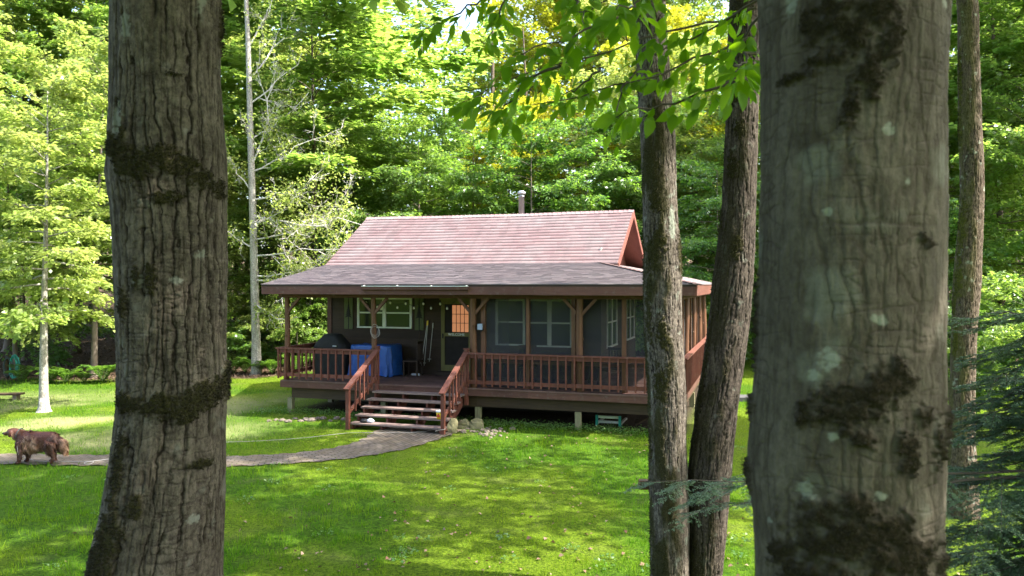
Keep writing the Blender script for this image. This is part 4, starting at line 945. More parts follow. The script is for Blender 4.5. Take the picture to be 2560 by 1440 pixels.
# leafy boughs of the beech hanging into the top of the view
def big_leaves(P, D, N, L, W):
    """pointed leaves with a folded midrib: 8 faces each"""
    n = len(P); S = unit(np.cross(D, N)); N2 = np.cross(S, D); V = []
    prof = [(0, 0), (.18, .62), (.42, 1.), (.68, .78), (.86, .36), (1., 0)]
    cols = []
    for t, w in prof:
        mid = P + D * (L * t)[:, None] - N2 * (L * .14 * t * t)[:, None]
        up = N2 * (W * .13 * w)[:, None]
        if w == 0: cols.append(mid)
        else: cols += [mid + S * (W * w / 2)[:, None] + up, mid, mid - S * (W * w / 2)[:, None] + up]
    V = np.stack(cols, 1); m = V.shape[1]
    q4 = []; t3 = [(0, 1, 2), (0, 2, 3), (10, 13, 11), (11, 13, 12)]
    for k in range(3): a = 1 + 3 * k; q4 += [(a, a + 3, a + 4, a + 1), (a + 1, a + 4, a + 5, a + 2)]
    off = (np.arange(n) * m)[:, None, None]
    return V.reshape(-1, 3), (np.array(q4)[None] + off).reshape(-1, 4), (np.array(t3)[None] + off).reshape(-1, 3)
boughs = [[(1890, 20), (1800, 48), (1700, 72), (1560, 112), (1400, 162), (1240, 214), (1150, 258)], [(1890, 85), (1750, 140), (1640, 190), (1540, 215), (1440, 240), (1330, 262)], [(1885, 185), (1800, 218), (1700, 252), (1600, 268), (1520, 300)],
          [(1720, -30), (1560, 40), (1450, 84), (1340, 124), (1255, 145)], [(1590, -40), (1500, 15), (1430, 34)], [(1910, -10), (1800, 58), (1690, 112), (1600, 150)], [(1600, 160), (1560, 220), (1540, 265), (1550, 322)], [(1270, -50), (1180, 16), (1110, 52), (1045, 88)], [(1275, -30), (1245, 40), (1215, 104)], [(1900, 40), (1850, 100), (1800, 150), (1745, 175)], [(1500, 170), (1450, 215), (1400, 235)], [(1660, -40), (1600, 10), (1540, 24)], [(1400, 165), (1330, 190), (1270, 260), (1220, 290)], [(1900, 120), (1860, 150), (1840, 180)], [(1420, -40), (1440, 10), (1460, 60)]]
for bi, bo in enumerate(boughs):
    q = np.random.default_rng(100 + bi); Y0 = q.uniform(2.4, 3.3); m = len(bo); s = np.linspace(0, 1, 40)
    far = bi in (7, 8)
    px = np.interp(s, np.linspace(0, 1, m), [p[0] for p in bo]); py = np.interp(s, np.linspace(0, 1, m), [p[1] for p in bo]); YY = Y0 + .35 * s * q.uniform(-1, 1) + (0.4 if far else 0)
    L = np.stack([(px - 1280) * YY / F, YY, HC - (py - CY) * YY / F], -1); L[1:-1] += q.normal(0, .006, (38, 3))
    tw = MB().tube([Vector(p) for p in L[::3]], list(np.linspace(.006, .0018, len(L[::3]))), 5)
    ln = np.sum(np.linalg.norm(np.diff(L, axis=0), axis=1)); n = max(8, int(ln / .0165))
    x = np.sort(q.uniform(.02, 1, n)) * 39; i = np.minimum(x.astype(int), 38); P = L[i] + (L[i + 1] - L[i]) * (x - i)[:, None]; T = unit(L[i + 1] - L[i])
    sd = np.where(np.arange(n) % 2, 1., -1.)[:, None]; side = unit(np.cross(T, [0, 0, 1.])); out = q.uniform(0, .16, n)[:, None]
    D = unit(T * .55 + side * sd * q.uniform(.15, .9, n)[:, None] + np.array([0, 0, -1.]) * q.uniform(.15, 1.0, n)[:, None] + q.normal(0, .2, (n, 3)))
    P = P + D * out * .5; N = unit(np.array([0, -.35, .75]) + q.normal(0, .4, (n, 3)))
    Ls = q.uniform(.040, .088, n); Vl, q4, t3 = big_leaves(P, D, N, Ls, Ls * q.uniform(.40, .58, n))
    tv = np.array([tuple(p) for p in tw.v]); tf = [f for f in tw.f if len(f) == 4]; tq = np.array(tf) + len(Vl)
    nf = len(q4) + len(t3) + len(tq); tint = np.r_[np.repeat(q.random(n), 6), np.repeat(q.random(n), 4), np.zeros(len(tq))]
    np_mesh('leafy_bough', np.concatenate([Vl, tv]), [q4, t3, tq], [M['beechleaf'], M['branch']], tR, fattr={'tint': tint}, mats=np.r_[np.zeros(len(q4) + len(t3), int), np.ones(len(tq), int)])

# ------------------------------------------------------------------ hemlock at the lower right
def hemlock():
    t = empty('hemlock', (0, 0, 0), 0, 'young dark blue green hemlock with drooping needle sprays, lower right corner', 'tree')
    q = np.random.default_rng(77); bx, by = 3.75, 4.9; z0 = gz(bx, by)
    MB().tube([(bx, by, z0 - .1), (bx + .03, by, z0 + .8), (bx, by + .02, z0 + 1.7), (bx + .05, by, z0 + 2.6)], [.05, .042, .03, .012], 10).build('trunk', M['barkD'], t, True)
    wood = MB(); NP, ND, NN, NL = [], [], [], []
    def needles(a, c, L, dens):
        d = c - a; ln = np.linalg.norm(d); n = max(4, int(ln * dens)); s = q.random(n)[:, None]; P = a + d * s; h = d / (ln + 1e-9)
        sd = unit(np.cross(h, [0, 0, 1.])); sg = np.where(np.arange(n) % 2, 1., -1.)[:, None]
        NP.append(P); ND.append(unit(h * .45 + sd * sg + q.normal(0, .22, (n, 3)))); NN.append(unit(np.array([0, 0, 1.]) + q.normal(0, .35, (n, 3)))); NL.append(q.uniform(.7, 1.15, n) * L)
    def branch(p0, p1, sag_, tws, dens=620):
        p0 = np.array(p0, float); p1 = np.array(p1, float); m = 12; s = np.linspace(0, 1, m)[:, None]; L = p0 + (p1 - p0) * s; L[:, 2] += -sag_ * (s[:, 0] ** 2); L[1:] += q.normal(0, .008, (m - 1, 3))
        wood.tube([Vector(p) for p in L], list(np.linspace(.011, .002, m)), 5)
        full = np.linalg.norm(p1 - p0); hd = (p1 - p0) / full
        for k in range(tws):
            x = (.12 + .88 * (k + q.random()) / tws) * (m - 1); i = min(int(x), m - 2); a = L[i] + (L[i + 1] - L[i]) * (x - i); sgn = 1 if k % 2 else -1
            side = unit(np.cross(hd, [0, 0, 1.])); ls = full * q.uniform(.16, .30) * (1.2 - .75 * x / (m - 1)) + .04
            d = unit(hd * q.uniform(.5, .9) + side * sgn * q.uniform(.5, .9) + np.array([0, 0, q.uniform(-.30, .02)])); e = a + d * ls + np.array([0, 0, -.18 * ls]); wood.tube([Vector(a), Vector(a + d * ls * .55), Vector(e)], [.003, .002, .001], 4, False)
            needles(a, a + d * ls * .55, .017, dens); needles(a + d * ls * .55, e, .016, dens)
            for j in range(max(3, int(ls / .016))):
                y = q.uniform(.1, .95); b0 = a + d * ls * y + np.array([0, 0, -.18 * ls * y * y]); s2 = unit(np.cross(d, [0, 0, 1.])) * (1 if j % 2 else -1); d2 = unit(d * .8 + s2 * .8 + np.array([0, 0, q.uniform(-.4, -.05)])); l2 = ls * q.uniform(.22, .48) * (1.1 - .6 * y)
                needles(b0, b0 + d2 * l2, .016, dens)
        needles(L[-3], L[-1], .012, dens)
    ends = []
    for k in range(88):
        h = z0 + .12 + 1.95 * (k / 87.); a = q.uniform(PI * .62, PI * 1.42) if k % 4 else q.uniform(0, 6.28); l = (1.0 - .28 * abs(k / 87. - .35)) * q.uniform(.75, 1.15)
        branch((bx, by, h), (bx + math.cos(a) * l, by + math.sin(a) * l * .9, h + q.uniform(-.05, .18)), .22, 17)
    e = at(1625, 1212, 4.75); branch((bx, by, e.z + .05), tuple(e), -.02, 18, 420)
    e = at(1700, 1262, 4.6); branch((bx - .3, by, e.z + .12), tuple(e), .05, 9, 300)
    P, D, N, L = map(np.concatenate, (NP, ND, NN, NL)); V, Q = leaf_quads(P, D, N, L, L * .36, .0)
    print('needles', len(P)); wood.build('branch', M['branch'], t); np_mesh('needles', V, Q, M['needle'], t, fattr={'tint': np.clip(.35 + q.normal(0, .25, len(P)), 0, 1)})
hemlock()

# ------------------------------------------------------------------ the forest
proto('mapleA', 'brush', 'leaf', seed=1, H=9, cb=.22, R=2.9, nlimb=36, nleaf=15000, leaf=.145, r0=.09, elev=(.05, .8))
proto('mapleB', 'brush', 'leaf', seed=2, H=12, cb=.2, R=3.3, nlimb=44, nleaf=19000, leaf=.15, r0=.12, elev=(0, .8))
proto('beechA', 'brush', 'leafdeep', seed=3, H=11, cb=.07, R=3.6, nlimb=40, nleaf=19000, leaf=.145, r0=.11, elev=(-.1, .45), gap=.1)
proto('beechB', 'brush', 'leafdeep', seed=4, H=8, cb=.14, R=3.2, nlimb=30, nleaf=14000, leaf=.14, r0=.08, elev=(-.12, .4), gap=.1)
proto('tallA', 'barkD', 'leaf', seed=5, H=23, cb=.22, R=4.4, nlimb=56, nleaf=25000, leaf=.20, r0=.20, elev=(.2, .9), gap=.12)
proto('tallB', 'barkD', 'leaf', seed=6, H=21, cb=.42, R=3.4, nlimb=44, nleaf=18000, leaf=.20, r0=.17, elev=(.25, 1.), gap=.15, lean=.06)
proto('openA', 'brush', 'leaf', seed=7, H=19, cb=.25, R=3.4, nlimb=46, nleaf=8500, leaf=.17, r0=.14, elev=(.3, 1.0), gap=.35, lean=.07)
proto('sapling', 'brush', 'leaf', seed=8, H=4.2, cb=.08, R=1.7, nlimb=22, nleaf=5200, leaf=.125, r0=.035, elev=(0, .6))
proto('shrub', 'brush', 'leafdeep', seed=9, H=1.9, cb=.04, R=1.25, nlimb=18, nleaf=2600, leaf=.11, r0=.02, elev=(.1, .8))
proto('lawnmaple', 'birch', 'leaf', seed=10, H=9.6, cb=.27, R=2.15, nlimb=44, nleaf=11500, leaf=.14, r0=.125, elev=(.0, .7), lean=.0)
def T(name, kind, px, Y, s, label, leafm=None, bark=None, cat='tree', group=None):
    x = (px - 1280) * Y / F; return plant(name, kind, (x, Y, gz(x, Y) - .05), (px * 1.37 + Y * 2.11) % 6.283, s, label, cat, group, leafm, bark)
T('lawn_maple', 'lawnmaple', 110, 21.8, 1., 'slender maple with a pale lichened trunk standing on the left lawn above the dog', 'leafyel').rotation_euler = (0, 0, 1.0)
MB().lathe([(.30, -.05), (.22, .03), (.165, .12), (.138, .25), (.125, .45)], (0, 0, 0), 14).build('root_flare', M['birch'], bpy.data.objects['lawn_maple'], True)
GF = 'understory trees of the forest edge'; GT = 'tall forest trees'
for name, kind, px, Y, s, label, lm in [
    ('maple', 'mapleB', -150, 27, 1.0, 'bushy yellow green maple cut by the left edge of the photo', 'leafyel'),
    ('maple', 'mapleA', 40, 31, 1.15, 'broad sunlit maple behind the hose rack', 'leaf'),
    ('maple', 'mapleB', 235, 30, 1.05, 'sunlit yellow green maple half hidden behind the left edge of the furrowed trunk', 'leafyel'),
    ('maple', 'mapleB', 420, 34, 1.1, 'bushy maple mostly hidden behind the thick furrowed trunk', 'leaf'),
    ('beech', 'beechB', 60, 36, 1.1, 'dark green beech in the shade behind the hose rack maple', None),
    ('beech', 'beechB', 560, 37, .9, 'leafy beech just right of the furrowed trunk, behind the pale birch', 'leaf'),
    ('maple', 'mapleA', 690, 37, .9, 'bright maple between the pale birch and the porch corner', 'leafyel'),
    ('beech', 'beechB', 775, 34.5, .55, 'small sunlit beech seen through the open end of the porch', 'leaf'),
    ('beech', 'beechA', 850, 39, 1.05, 'deep green beech behind the left end of the red roof', None),
    ('maple', 'mapleB', 960, 42, 1.0, 'tall bushy maple rising above the left half of the ridge', 'leaf'),
    ('beech', 'beechA', 1060, 37, .98, 'dark layered beech directly behind the ridge, left of the flue', None),
    ('beech', 'beechA', 1190, 38, 1.05, 'dark layered beech close to the left of the steel flue', None),
    ('maple', 'mapleB', 1270, 44, 1.05, 'golden crowned maple behind the steel flue', 'leafgold'),
    ('beech', 'beechA', 1345, 36, 1.0, 'dark layered beech right of the steel flue', None),
    ('maple', 'mapleB', 1400, 46, 1.15, 'yellow maple high behind the hanging beech leaves', 'leafgold'),
    ('beech', 'beechA', 1480, 37.5, 1.1, 'deep green beech behind the red gable', None),
    ('maple', 'mapleB', 1560, 42, 1.2, 'bright maple behind the left twin ash trunk', 'leafyel'),
    ('beech', 'beechA', 1660, 38, 1.1, 'leafy beech filling the gap behind the left twin trunk', 'leaf'),
    ('maple', 'mapleB', 1750, 40, 1.25, 'bright yellow green maple between the twin ash trunks', 'leafyel'),
    ('beech', 'beechA', 1800, 33, .8, 'dark low beech behind the cabin corner, between the twin trunks', None),
    ('maple', 'mapleB', 1960, 42, 1.2, 'bushy green maple peeping past the left side of the smooth beech trunk', 'leaf'),
    ('beech', 'beechA', 2330, 37, 1.1, 'green beech just right of the smooth beech trunk', 'leaf'),
    ('maple', 'mapleB', 2440, 33, 1.0, 'bushy green maple behind the straight rough trunk', 'leaf'),
    ('beech', 'beechB', 2380, 29, .8, 'low shaded beech between the smooth trunk and the straight rough trunk', None),
    ('maple', 'mapleB', 2600, 30, 1.1, 'bushy green maple cut by the right edge of the photo', 'leaf'),
    ('maple', 'mapleB', 640, 45, 1.45, 'big bushy maple filling the view behind the pale birch', 'leafyel'), ('maple', 'mapleB', 820, 47, 1.1, 'big bushy maple behind the bare birch twigs', 'leaf'), ('maple', 'mapleB', 1130, 48, .95, 'bushy maple below the bright sky gap', 'leaf'), ('maple', 'mapleB', 1680, 47, 1.5, 'big sunlit golden green maple behind the gap of the twin ash', 'leafgold'), ('maple', 'mapleB', 20, 39, 1.5, 'big sunlit maple behind the lawn maple, upper left', 'leafyel'), ('maple', 'mapleB', 2460, 39, 1.5, 'big green maple filling the upper right strip', 'leaf'),
    ('beech', 'beechA', 2520, 40, 1.15, 'shaded beech deep in the wood at the right edge', None)]:
    T(name, kind, px, Y, s, label, lm, None, 'tree', GF)
for px, Y, k, s, label, lm in [
    (-60, 40, 'tallA', 1., 'tall maple high in the upper left corner', 'leaf'), (95, 44, 'tallA', 1.05, 'tall maple towering behind the lawn maple', 'leafyel'), (190, 38, 'tallB', 1.1, 'tall thin crowned tree against the left side of the furrowed trunk', 'leaf'),
    (330, 46, 'tallA', 1., 'tall tree wholly behind the furrowed trunk', 'leaf'), (590, 48, 'tallA', .95, 'tall yellow green tree whose crown shows right beside the furrowed trunk top', 'leafyel'), (700, 52, 'openA', 1.0, 'open crowned tall tree behind the bare birch twigs', 'leaf'),
    (786, 37, 'tallB', .95, 'brown trunked tall tree just right of the pale birch', 'leaf'), (880, 50, 'openA', .95, 'thin open tree with sky showing through, left of centre', 'leaf'), (985, 56, 'openA', 1.05, 'thin open tree against the bright sky in the top middle', 'leafdeep'),
    (1085, 53, 'openA', 1.15, 'dark stemmed open tree under the hanging leaf tips', 'leaf'), (1180, 58, 'openA', 1.1, 'slender open tree at the right of the sky gap', 'leaf'), (1310, 54, 'tallA', 1.0, 'tall golden tree behind the hanging beech leaves', 'leafgold'),
    (1450, 55, 'tallA', 1.05, 'tall golden green tree left of the twin ash', 'leafgold'), (1600, 52, 'tallA', 1.1, 'tall tree behind the left twin ash trunk', 'leafyel'), (1740, 56, 'tallA', 1.15, 'tall bright tree above the gap of the twin ash trunks', 'leafyel'),
    (2505, 34, 'tallB', 1.05, 'dark straight tall trunk at the right edge of the wood', 'leaf'), (2400, 46, 'tallA', 1.1, 'tall green tree above the straight rough trunk', 'leaf'), (2640, 40, 'tallA', 1.1, 'tall tree beyond the right edge', 'leaf')]:
    t = T('tall_tree', k, px, Y, s, label, lm, None, 'tree', GT)
    if px in (786, 2505, -60, 590, 1085): t.children[0].scale = (2, 2, 1)
for px, Y, k, s, label, lm in [
    (700, 36, 'sapling', .9, 'sunlit sapling just left of the porch corner post', 'leafyel'), (600, 35, 'sapling', .8, 'sunlit sapling between the furrowed trunk and the pale birch', 'leafyel'), (745, 33.5, 'sapling', .62, 'pale green sapling framed by the left porch post and wall', 'leaf'), (800, 35, 'sapling', .8, 'pale green sapling touching the cabin wall corner', 'leaf'),
    (2480, 28, 'sapling', .9, 'green sapling behind the ferns at the right', 'leafdeep'), (2400, 26, 'sapling', .7, 'green sapling at the foot of the straight rough trunk', 'leafdeep'), (1850, 44, 'sapling', 1.2, 'green sapling at the end of the lawn right of the twin ash', 'leaf'), (1790, 42, 'sapling', 1.1, 'green sapling behind the side railing', 'leafdeep'), (2560, 24, 'sapling', .9, 'green sapling at the right edge above the hemlock', 'leaf')]:
    T('sapling', k, px, Y, s, label, lm, None, 'sapling', 'saplings at the lawn edge')
# offside trees whose crowns shade the lawn
for (x, y, k, s, label) in [(15, 14, 'tallB', .8, 'tall tree to the right of the lawn, its crown shading the grass'), (9.5, 3.0, 'tallA', .8, 'tall tree beside the viewer on the right'), (17, 17, 'tallB', .7, 'tall thin tree right of the cabin')]:
    plant('tall_tree', k, (x, y, gz(x, y) - .1), rnd.uniform(0, 6), s, label, 'tree', GT)

# pale birch with bare twigs
tB = empty('birch_tree', (0, 0, 0), 0, 'pale trunked birch with many bare grey twigs left of the cabin roof', 'tree')
Yb = 31.; bp = [(640, 940), (641, 925), (640, 850), (636, 700), (633, 560), (628, 400), (624, 250), (620, 100), (612, -80), (606, -260)]
bpts = [at(px, py, Yb) for px, py in bp]; MB().tube(bpts, [.28, .205, .17, .155, .145, .13, .11, .095, .07, .05], 14).build('trunk', M['birch'], tB, True)
q = np.random.default_rng(55); bt = MB(); LP = []
def bare(a, c, r, depth):
    a, c = Vector(a), Vector(c); L = (c - a).length; pts = [a]; m = 6
    for k in range(1, m + 1): pts.append(a.lerp(c, k / m) + Vector(q.normal(0, .035 * L, 3)) * (k / m) + Vector((0, 0, -.10 * L * math.sin(PI * k / m) * .5)))
    bt.tube(pts, list(np.linspace(r, r * .3, m + 1)), 4 if depth else 5, False)
    if depth < 4:
        for k in range((7, 4, 3, 2)[depth]):
            i = q.integers(1, m); d = (pts[i + 1] - pts[i]).normalized(); e = d + Vector(q.normal(0, .55, 3)); e.normalize(); bare(pts[i], pts[i] + e * L * q.uniform(.25, .5), max(.006, r * .5), depth + 1)
    elif q.random() < .22: LP.append(np.array(c))
for px0, py0, px1, py1, dy in [(634, 600, 860, 520, -1), (636, 640, 890, 575, -2), (637, 690, 850, 640, -1.5), (632, 540, 900, 555, -2.5), (628, 430, 800, 330, 0), (626, 350, 780, 230, 1), (624, 260, 760, 130, 0), (622, 200, 740, 40, 1), (630, 500, 820, 430, -1), (636, 620, 540, 560, 0), (630, 480, 560, 380, 0), (637, 700, 760, 690, -1), (620, 120, 700, -30, 0), (628, 420, 700, 160, -.5), (638, 760, 720, 800, -1), (634, 560, 760, 480, -1.5)]:
    bare(at(px0, py0, Yb), at(px1, py1, Yb + dy), .036, 0)
bt.build('bare_branch', M['twig'], tB)
LP = np.array(LP); k = np.repeat(np.arange(len(LP)), 14); P = LP[k] + q.normal(0, .22, (len(k), 3)); D = unit(q.normal(0, 1, (len(k), 3)) + [0, 0, -.4]); V, Q = leaf_quads(P, D, unit(q.normal(0, .5, (len(k), 3)) + [0, 0, 1]), q.uniform(.09, .15, len(k)), q.uniform(.06, .1, len(k)))
np_mesh('crown', V, Q, M['leafyel'], tB, fattr={'tint': q.random(len(k))})

# far wood: one mass of leaf clumps and stems behind the single trees
def far_wood():
    q = np.random.default_rng(91); n = 2500; a = q.uniform(-.92, .92, n); Yc = q.uniform(50, 74, n); X = Yc * a * .95
    Yc = np.r_[Yc, q.uniform(42, 49, 260)]; X = np.r_[X, Yc[n:] * q.uniform(.31, .53, 260)]; n += 260
    px = 1280 + F * X / Yc; top = 26 - 15 * np.exp(-((px - 1000) / 230.) ** 2)
    z = groundz(X, Yc) + top * q.random(n) ** .85; R = q.uniform(1.0, 2.2, n); m = 70
    k = np.repeat(np.arange(n), m); d = unit(q.normal(0, 1, (n * m, 3))) * (q.random(n * m) ** .4)[:, None]
    P = np.stack([X, Yc, z], -1)[k] + d * R[k][:, None] * np.array([1.3, 1, .55]); D = unit(q.normal(0, 1, (n * m, 3)) * [1, 1, .4] + [0, 0, -.3]); N = unit(np.array([0, 0, 1.]) + q.normal(0, .5, (n * m, 3)))
    V, Q = leaf_quads(P, D, N, q.uniform(.2, .38, n * m), q.uniform(.14, .26, n * m)); tint = np.clip(q.random(n)[k] * .7 + q.random(n * m) * .3, 0, 1)
    st = MB()
    for i in range(110):
        Y = q.uniform(46, 70); x = Y * q.uniform(-.8, .8); r = q.uniform(.07, .2); g = float(groundz(np.array([x]), np.array([Y]))[0]); h = q.uniform(9, 19); dx = q.normal(0, .5)
        st.tube([(x, Y, g - .3), (x + dx * .4, Y, g + h * .5), (x + dx, Y, g + h)], [r, r * .8, r * .4], 6, False)
    tv = np.array([tuple(p) for p in st.v]); tq = np.array(st.f)
    o = np_mesh('forest', np.concatenate([V, tv]), [Q, tq + len(V)], [M['leaf'], M['barkD']], fattr={'tint': np.r_[tint, np.zeros(len(tq))]}, mats=np.r_[np.zeros(len(Q), int), np.ones(len(tq), int)])
    tag(o, 'dense far green wood behind the cabin and the single trees', 'forest', kind='stuff')
far_wood()
def rear_wood():  # unseen trees behind the camera, added to block sky light from the near trunks
    q = np.random.default_rng(17); n = 420; X = q.uniform(-22, 20, n); Yc = q.uniform(-16, -3.5, n); z = 1.5 + q.uniform(.5, 15, n); R = q.uniform(.9, 1.9, n); m = 60; k = np.repeat(np.arange(n), m)
    P = np.stack([X, Yc, z], -1)[k] + unit(q.normal(0, 1, (n * m, 3))) * (q.random(n * m) ** .4)[:, None] * R[k][:, None] * np.array([1.3, 1.2, .6])
    V, Q = leaf_quads(P, unit(q.normal(0, 1, (n * m, 3)) * [1, 1, .4]), unit(np.array([0, 0, 1.]) + q.normal(0, .5, (n * m, 3))), q.uniform(.2, .36, n * m), q.uniform(.15, .26, n * m))
    st = MB()
    for i in range(26):
        x, Y = q.uniform(-20, 18), q.uniform(-15, -4); r = q.uniform(.09, .22); st.tube([(x, Y, 1.), (x + .2, Y, 8), (x + .3, Y, 16)], [r, r * .8, r * .4], 7, False)
    tv = np.array([tuple(p) for p in st.v]); tq = np.array(st.f)
    tag(np_mesh('unseen_wood', np.concatenate([V, tv]), [Q, tq + len(V)], [M['leaf'], M['barkD']], fattr={'tint': np.r_[q.random(n * m), np.zeros(len(tq))]}, mats=np.r_[np.zeros(len(Q), int), np.ones(len(tq), int)]), 'unseen green wood added behind the viewer to hold back sky light', 'forest', kind='stuff')
rear_wood()

# ------------------------------------------------------------------ ferns, litter, fallen leaves
def fern_mesh():
    q = np.random.default_rng(3); P, D, N, L = [], [], [], []; st = MB()
    for k in range(11):
        az = 2 * PI * k / 11 + q.uniform(-.2, .2); l = q.uniform(.55, .85); pts = []
        for j in range(16):
            t = j / 15; pts.append(np.array([math.cos(az) * l * t * .7, math.sin(az) * l * t * .7, l * (1.45 * t - .95 * t * t) + .02]))
        st.tube([Vector(p) for p in pts[::3]], [.006, .005, .004, .003, .002, .001], 4, False)
        for j in range(1, 16):
            h = unit(pts[j] - pts[j - 1]); sd = unit(np.cross(h, [0, 0, 1.])); w = l * .30 * math.sin(PI * (.12 + .88 * j / 16)) ** .8
            for s in (-1, 1): P.append(pts[j]); D.append(unit(sd * s + h * .35 + q.normal(0, .06, 3))); N.append([0, 0, 1.]); L.append(w)
    P, D, N, L = map(np.array, (P, D, N, L)); V, Q = leaf_quads(P, D, N, L, L * .22 + .018, .05); tv = np.array([tuple(p) for p in st.v]); tq = np.array(st.f)
    o = np_mesh('fern', np.concatenate([V, tv]), [Q, tq + len(V)], M['fern'], fattr={'tint': np.r_[q.random(len(Q)), np.zeros(len(tq))]}); return o
f0 = fern_mesh(); fl = []
for (px, py, s, label) in [(62, 915, .9, 'arching fern beside the hose rack'), (140, 900, .8, 'fern behind the lawn maple trunk'), (175, 905, .8, 'fern right of the lawn maple trunk'), (262, 920, 1.1, 'broad arching fern touching the furrowed trunk'), (215, 925, .6, 'small dark fern at the lawn edge left of the furrowed trunk'), (590, 895, 1.0, 'bright fern right of the furrowed trunk'), (655, 885, .9, 'bright fern behind the pale birch foot'), (690, 890, .9, 'pale fern at the left of the porch railing'), (740, 885, 1., 'tall fern seen through the porch railing'), (610, 905, .7, 'small bright fern at the lawn edge by the birch'), (2530, 925, 1.2, 'bright fern at the right edge above the hemlock'), (2480, 915, 1.0, 'fern between the straight rough trunk and the right edge'), (2430, 935, .9, 'fern at the foot of the straight rough trunk'), (2556, 960, 1.0, 'fern cut by the right edge of the photo'), (90, 930, .7, 'small fern in front of the hoses')]:
    Y = min(34, F * HC / (py - CY) * .97); Y = 28.6 if px < 300 else (31.5 if px < 800 else 26); x = (px - 1280) * Y / F
    o = f0 if not fl else f0.copy()
    if fl: COL.objects.link(o)
    fl.append(o); o.location = (x, Y + rnd.uniform(-.5, .8), gz(x, Y) - .02); o.rotation_euler = (0, 0, rnd.uniform(0, 6)); s *= 1.45; o.scale = (s, s, s); tag(o, label, 'fern', 'ferns along the forest edge')
for px, Y, s, label in [(560, 34, .9, 'low shrub right beside the furrowed trunk foot'), (680, 35.5, .9, 'low shrub behind the pale birch'), (820, 36, 1., 'low shrub behind the porch corner'), (1865, 43, 1.3, 'low shrub closing the lawn right of the twin ash'), (1820, 40, 1.1, 'low shrub behind the railing end'), (2450, 30, 1.2, 'low shrub behind the ferns at the right'), (2540, 29, 1.2, 'low shrub at the right edge')]:
    T('shrub', 'shrub', px, Y, s, label, None, None, 'shrub', 'shrubs at the forest edge')
def scatter_leaves(name, n, region, mat, size, lab, dens=None):
    X, Y = region(n); Z = groundz(X, Y) + gnoise(X, Y) + .02; P = np.stack([X, Y, Z], -1); a = rng.uniform(0, 6.28, len(X)); D = unit(np.stack([np.cos(a), np.sin(a), rng.normal(.15, .25, len(X))], -1)); N = unit(np.array([0, 0, 1.]) + rng.normal(0, .45, (len(X), 3)))
    L = size * rng.uniform(.6, 1.3, len(X)); V, Q = leaf_quads(P, D, N, L, L * rng.uniform(.6, .9, len(X)), .25); tag(np_mesh(name, V, Q, M[mat], fattr={'tint': rng.random(len(X))}), lab, 'leaves', kind='stuff')
def reg_lawn(n):
    Y = 8.6 + 15 * rng.random(n * 2) ** 2.0; X = rng.uniform(-.6, .6, n * 2) * Y; p = np.exp(-((X - 1.5) / 4.5) ** 2); k = (rng.random(n * 2) < p) & ~on_path(X, Y, 0) & (WH(X, Y)[1] < -.2); return X[k][:n], Y[k][:n]
scatter_leaves('fallen_leaves', 750, reg_lawn, 'dryleaf', .062, 'dry brown, orange and pale leaves scattered over the lawn')
def reg_wood(n):
    Y = rng.uniform(27, 52, n); X = rng.uniform(-.72, .72, n) * Y; k = lawn(X, Y) < .5; return X[k], Y[k]
def weeds():
    n = 5200; u = rng.uniform(-.6, 10.8, n); v = rng.normal(.12, .22, n); k = ~((u > 2.9) & (u < 5.5) & (v < .0)); u, v = u[k], v[k]
    X = OX + CA * u + SA * v; Y = OY - SA * u + CA * v; Z = groundz(X, Y) + gnoise(X, Y) + rng.uniform(.0, .13, len(X)); P = np.stack([X, Y, Z], -1); a = rng.uniform(0, 6.28, len(X)); L = rng.uniform(.03, .075, len(X))
    V, Q = leaf_quads(P, unit(np.stack([np.cos(a), np.sin(a), rng.normal(.2, .4, len(X))], -1)), unit(np.array([0, 0, 1.]) + rng.normal(0, .4, (len(X), 3))), L, L * .6)
    tag(np_mesh('weeds', V, Q, M['leafdeep'], fattr={'tint': rng.random(len(X))}), 'low leafy weeds along the shaded front edge under the deck', 'weeds', kind='stuff')
weeds()
def lawn_weeds():
    n = 130; Y = 8.7 + 14 * rng.random(n) ** 1.5; X = rng.uniform(-.62, .62, n) * Y; k = ~on_path(X, Y, .1) & (WH(X, Y)[1] < -.4); X, Y = X[k], Y[k]; m = 22; i = np.repeat(np.arange(len(X)), m)
    r = rng.uniform(.05, .16, len(X))[i] * rng.random(len(i)) ** .5; a = rng.uniform(0, 6.28, len(i)); x, y = X[i] + r * np.cos(a), Y[i] + r * np.sin(a); P = np.stack([x, y, groundz(x, y) + gnoise(x, y) + rng.uniform(.02, .06, len(i))], -1)
    L = rng.uniform(.025, .06, len(i)); V, Q = leaf_quads(P, unit(np.stack([np.cos(a), np.sin(a), rng.normal(.25, .3, len(i))], -1)), unit(np.array([0, 0, 1.]) + rng.normal(0, .35, (len(i), 3))), L, L * .7)
    tag(np_mesh('clover', V, Q, M['leafdeep'], fattr={'tint': rng.random(len(i))}), 'small clumps of clover and broad leaved weeds in the lawn', 'clover', kind='stuff')
lawn_weeds()
scatter_leaves('leaf_litter', 26000, reg_wood, 'litterleaf', .11, 'brown leaf litter on the forest floor')

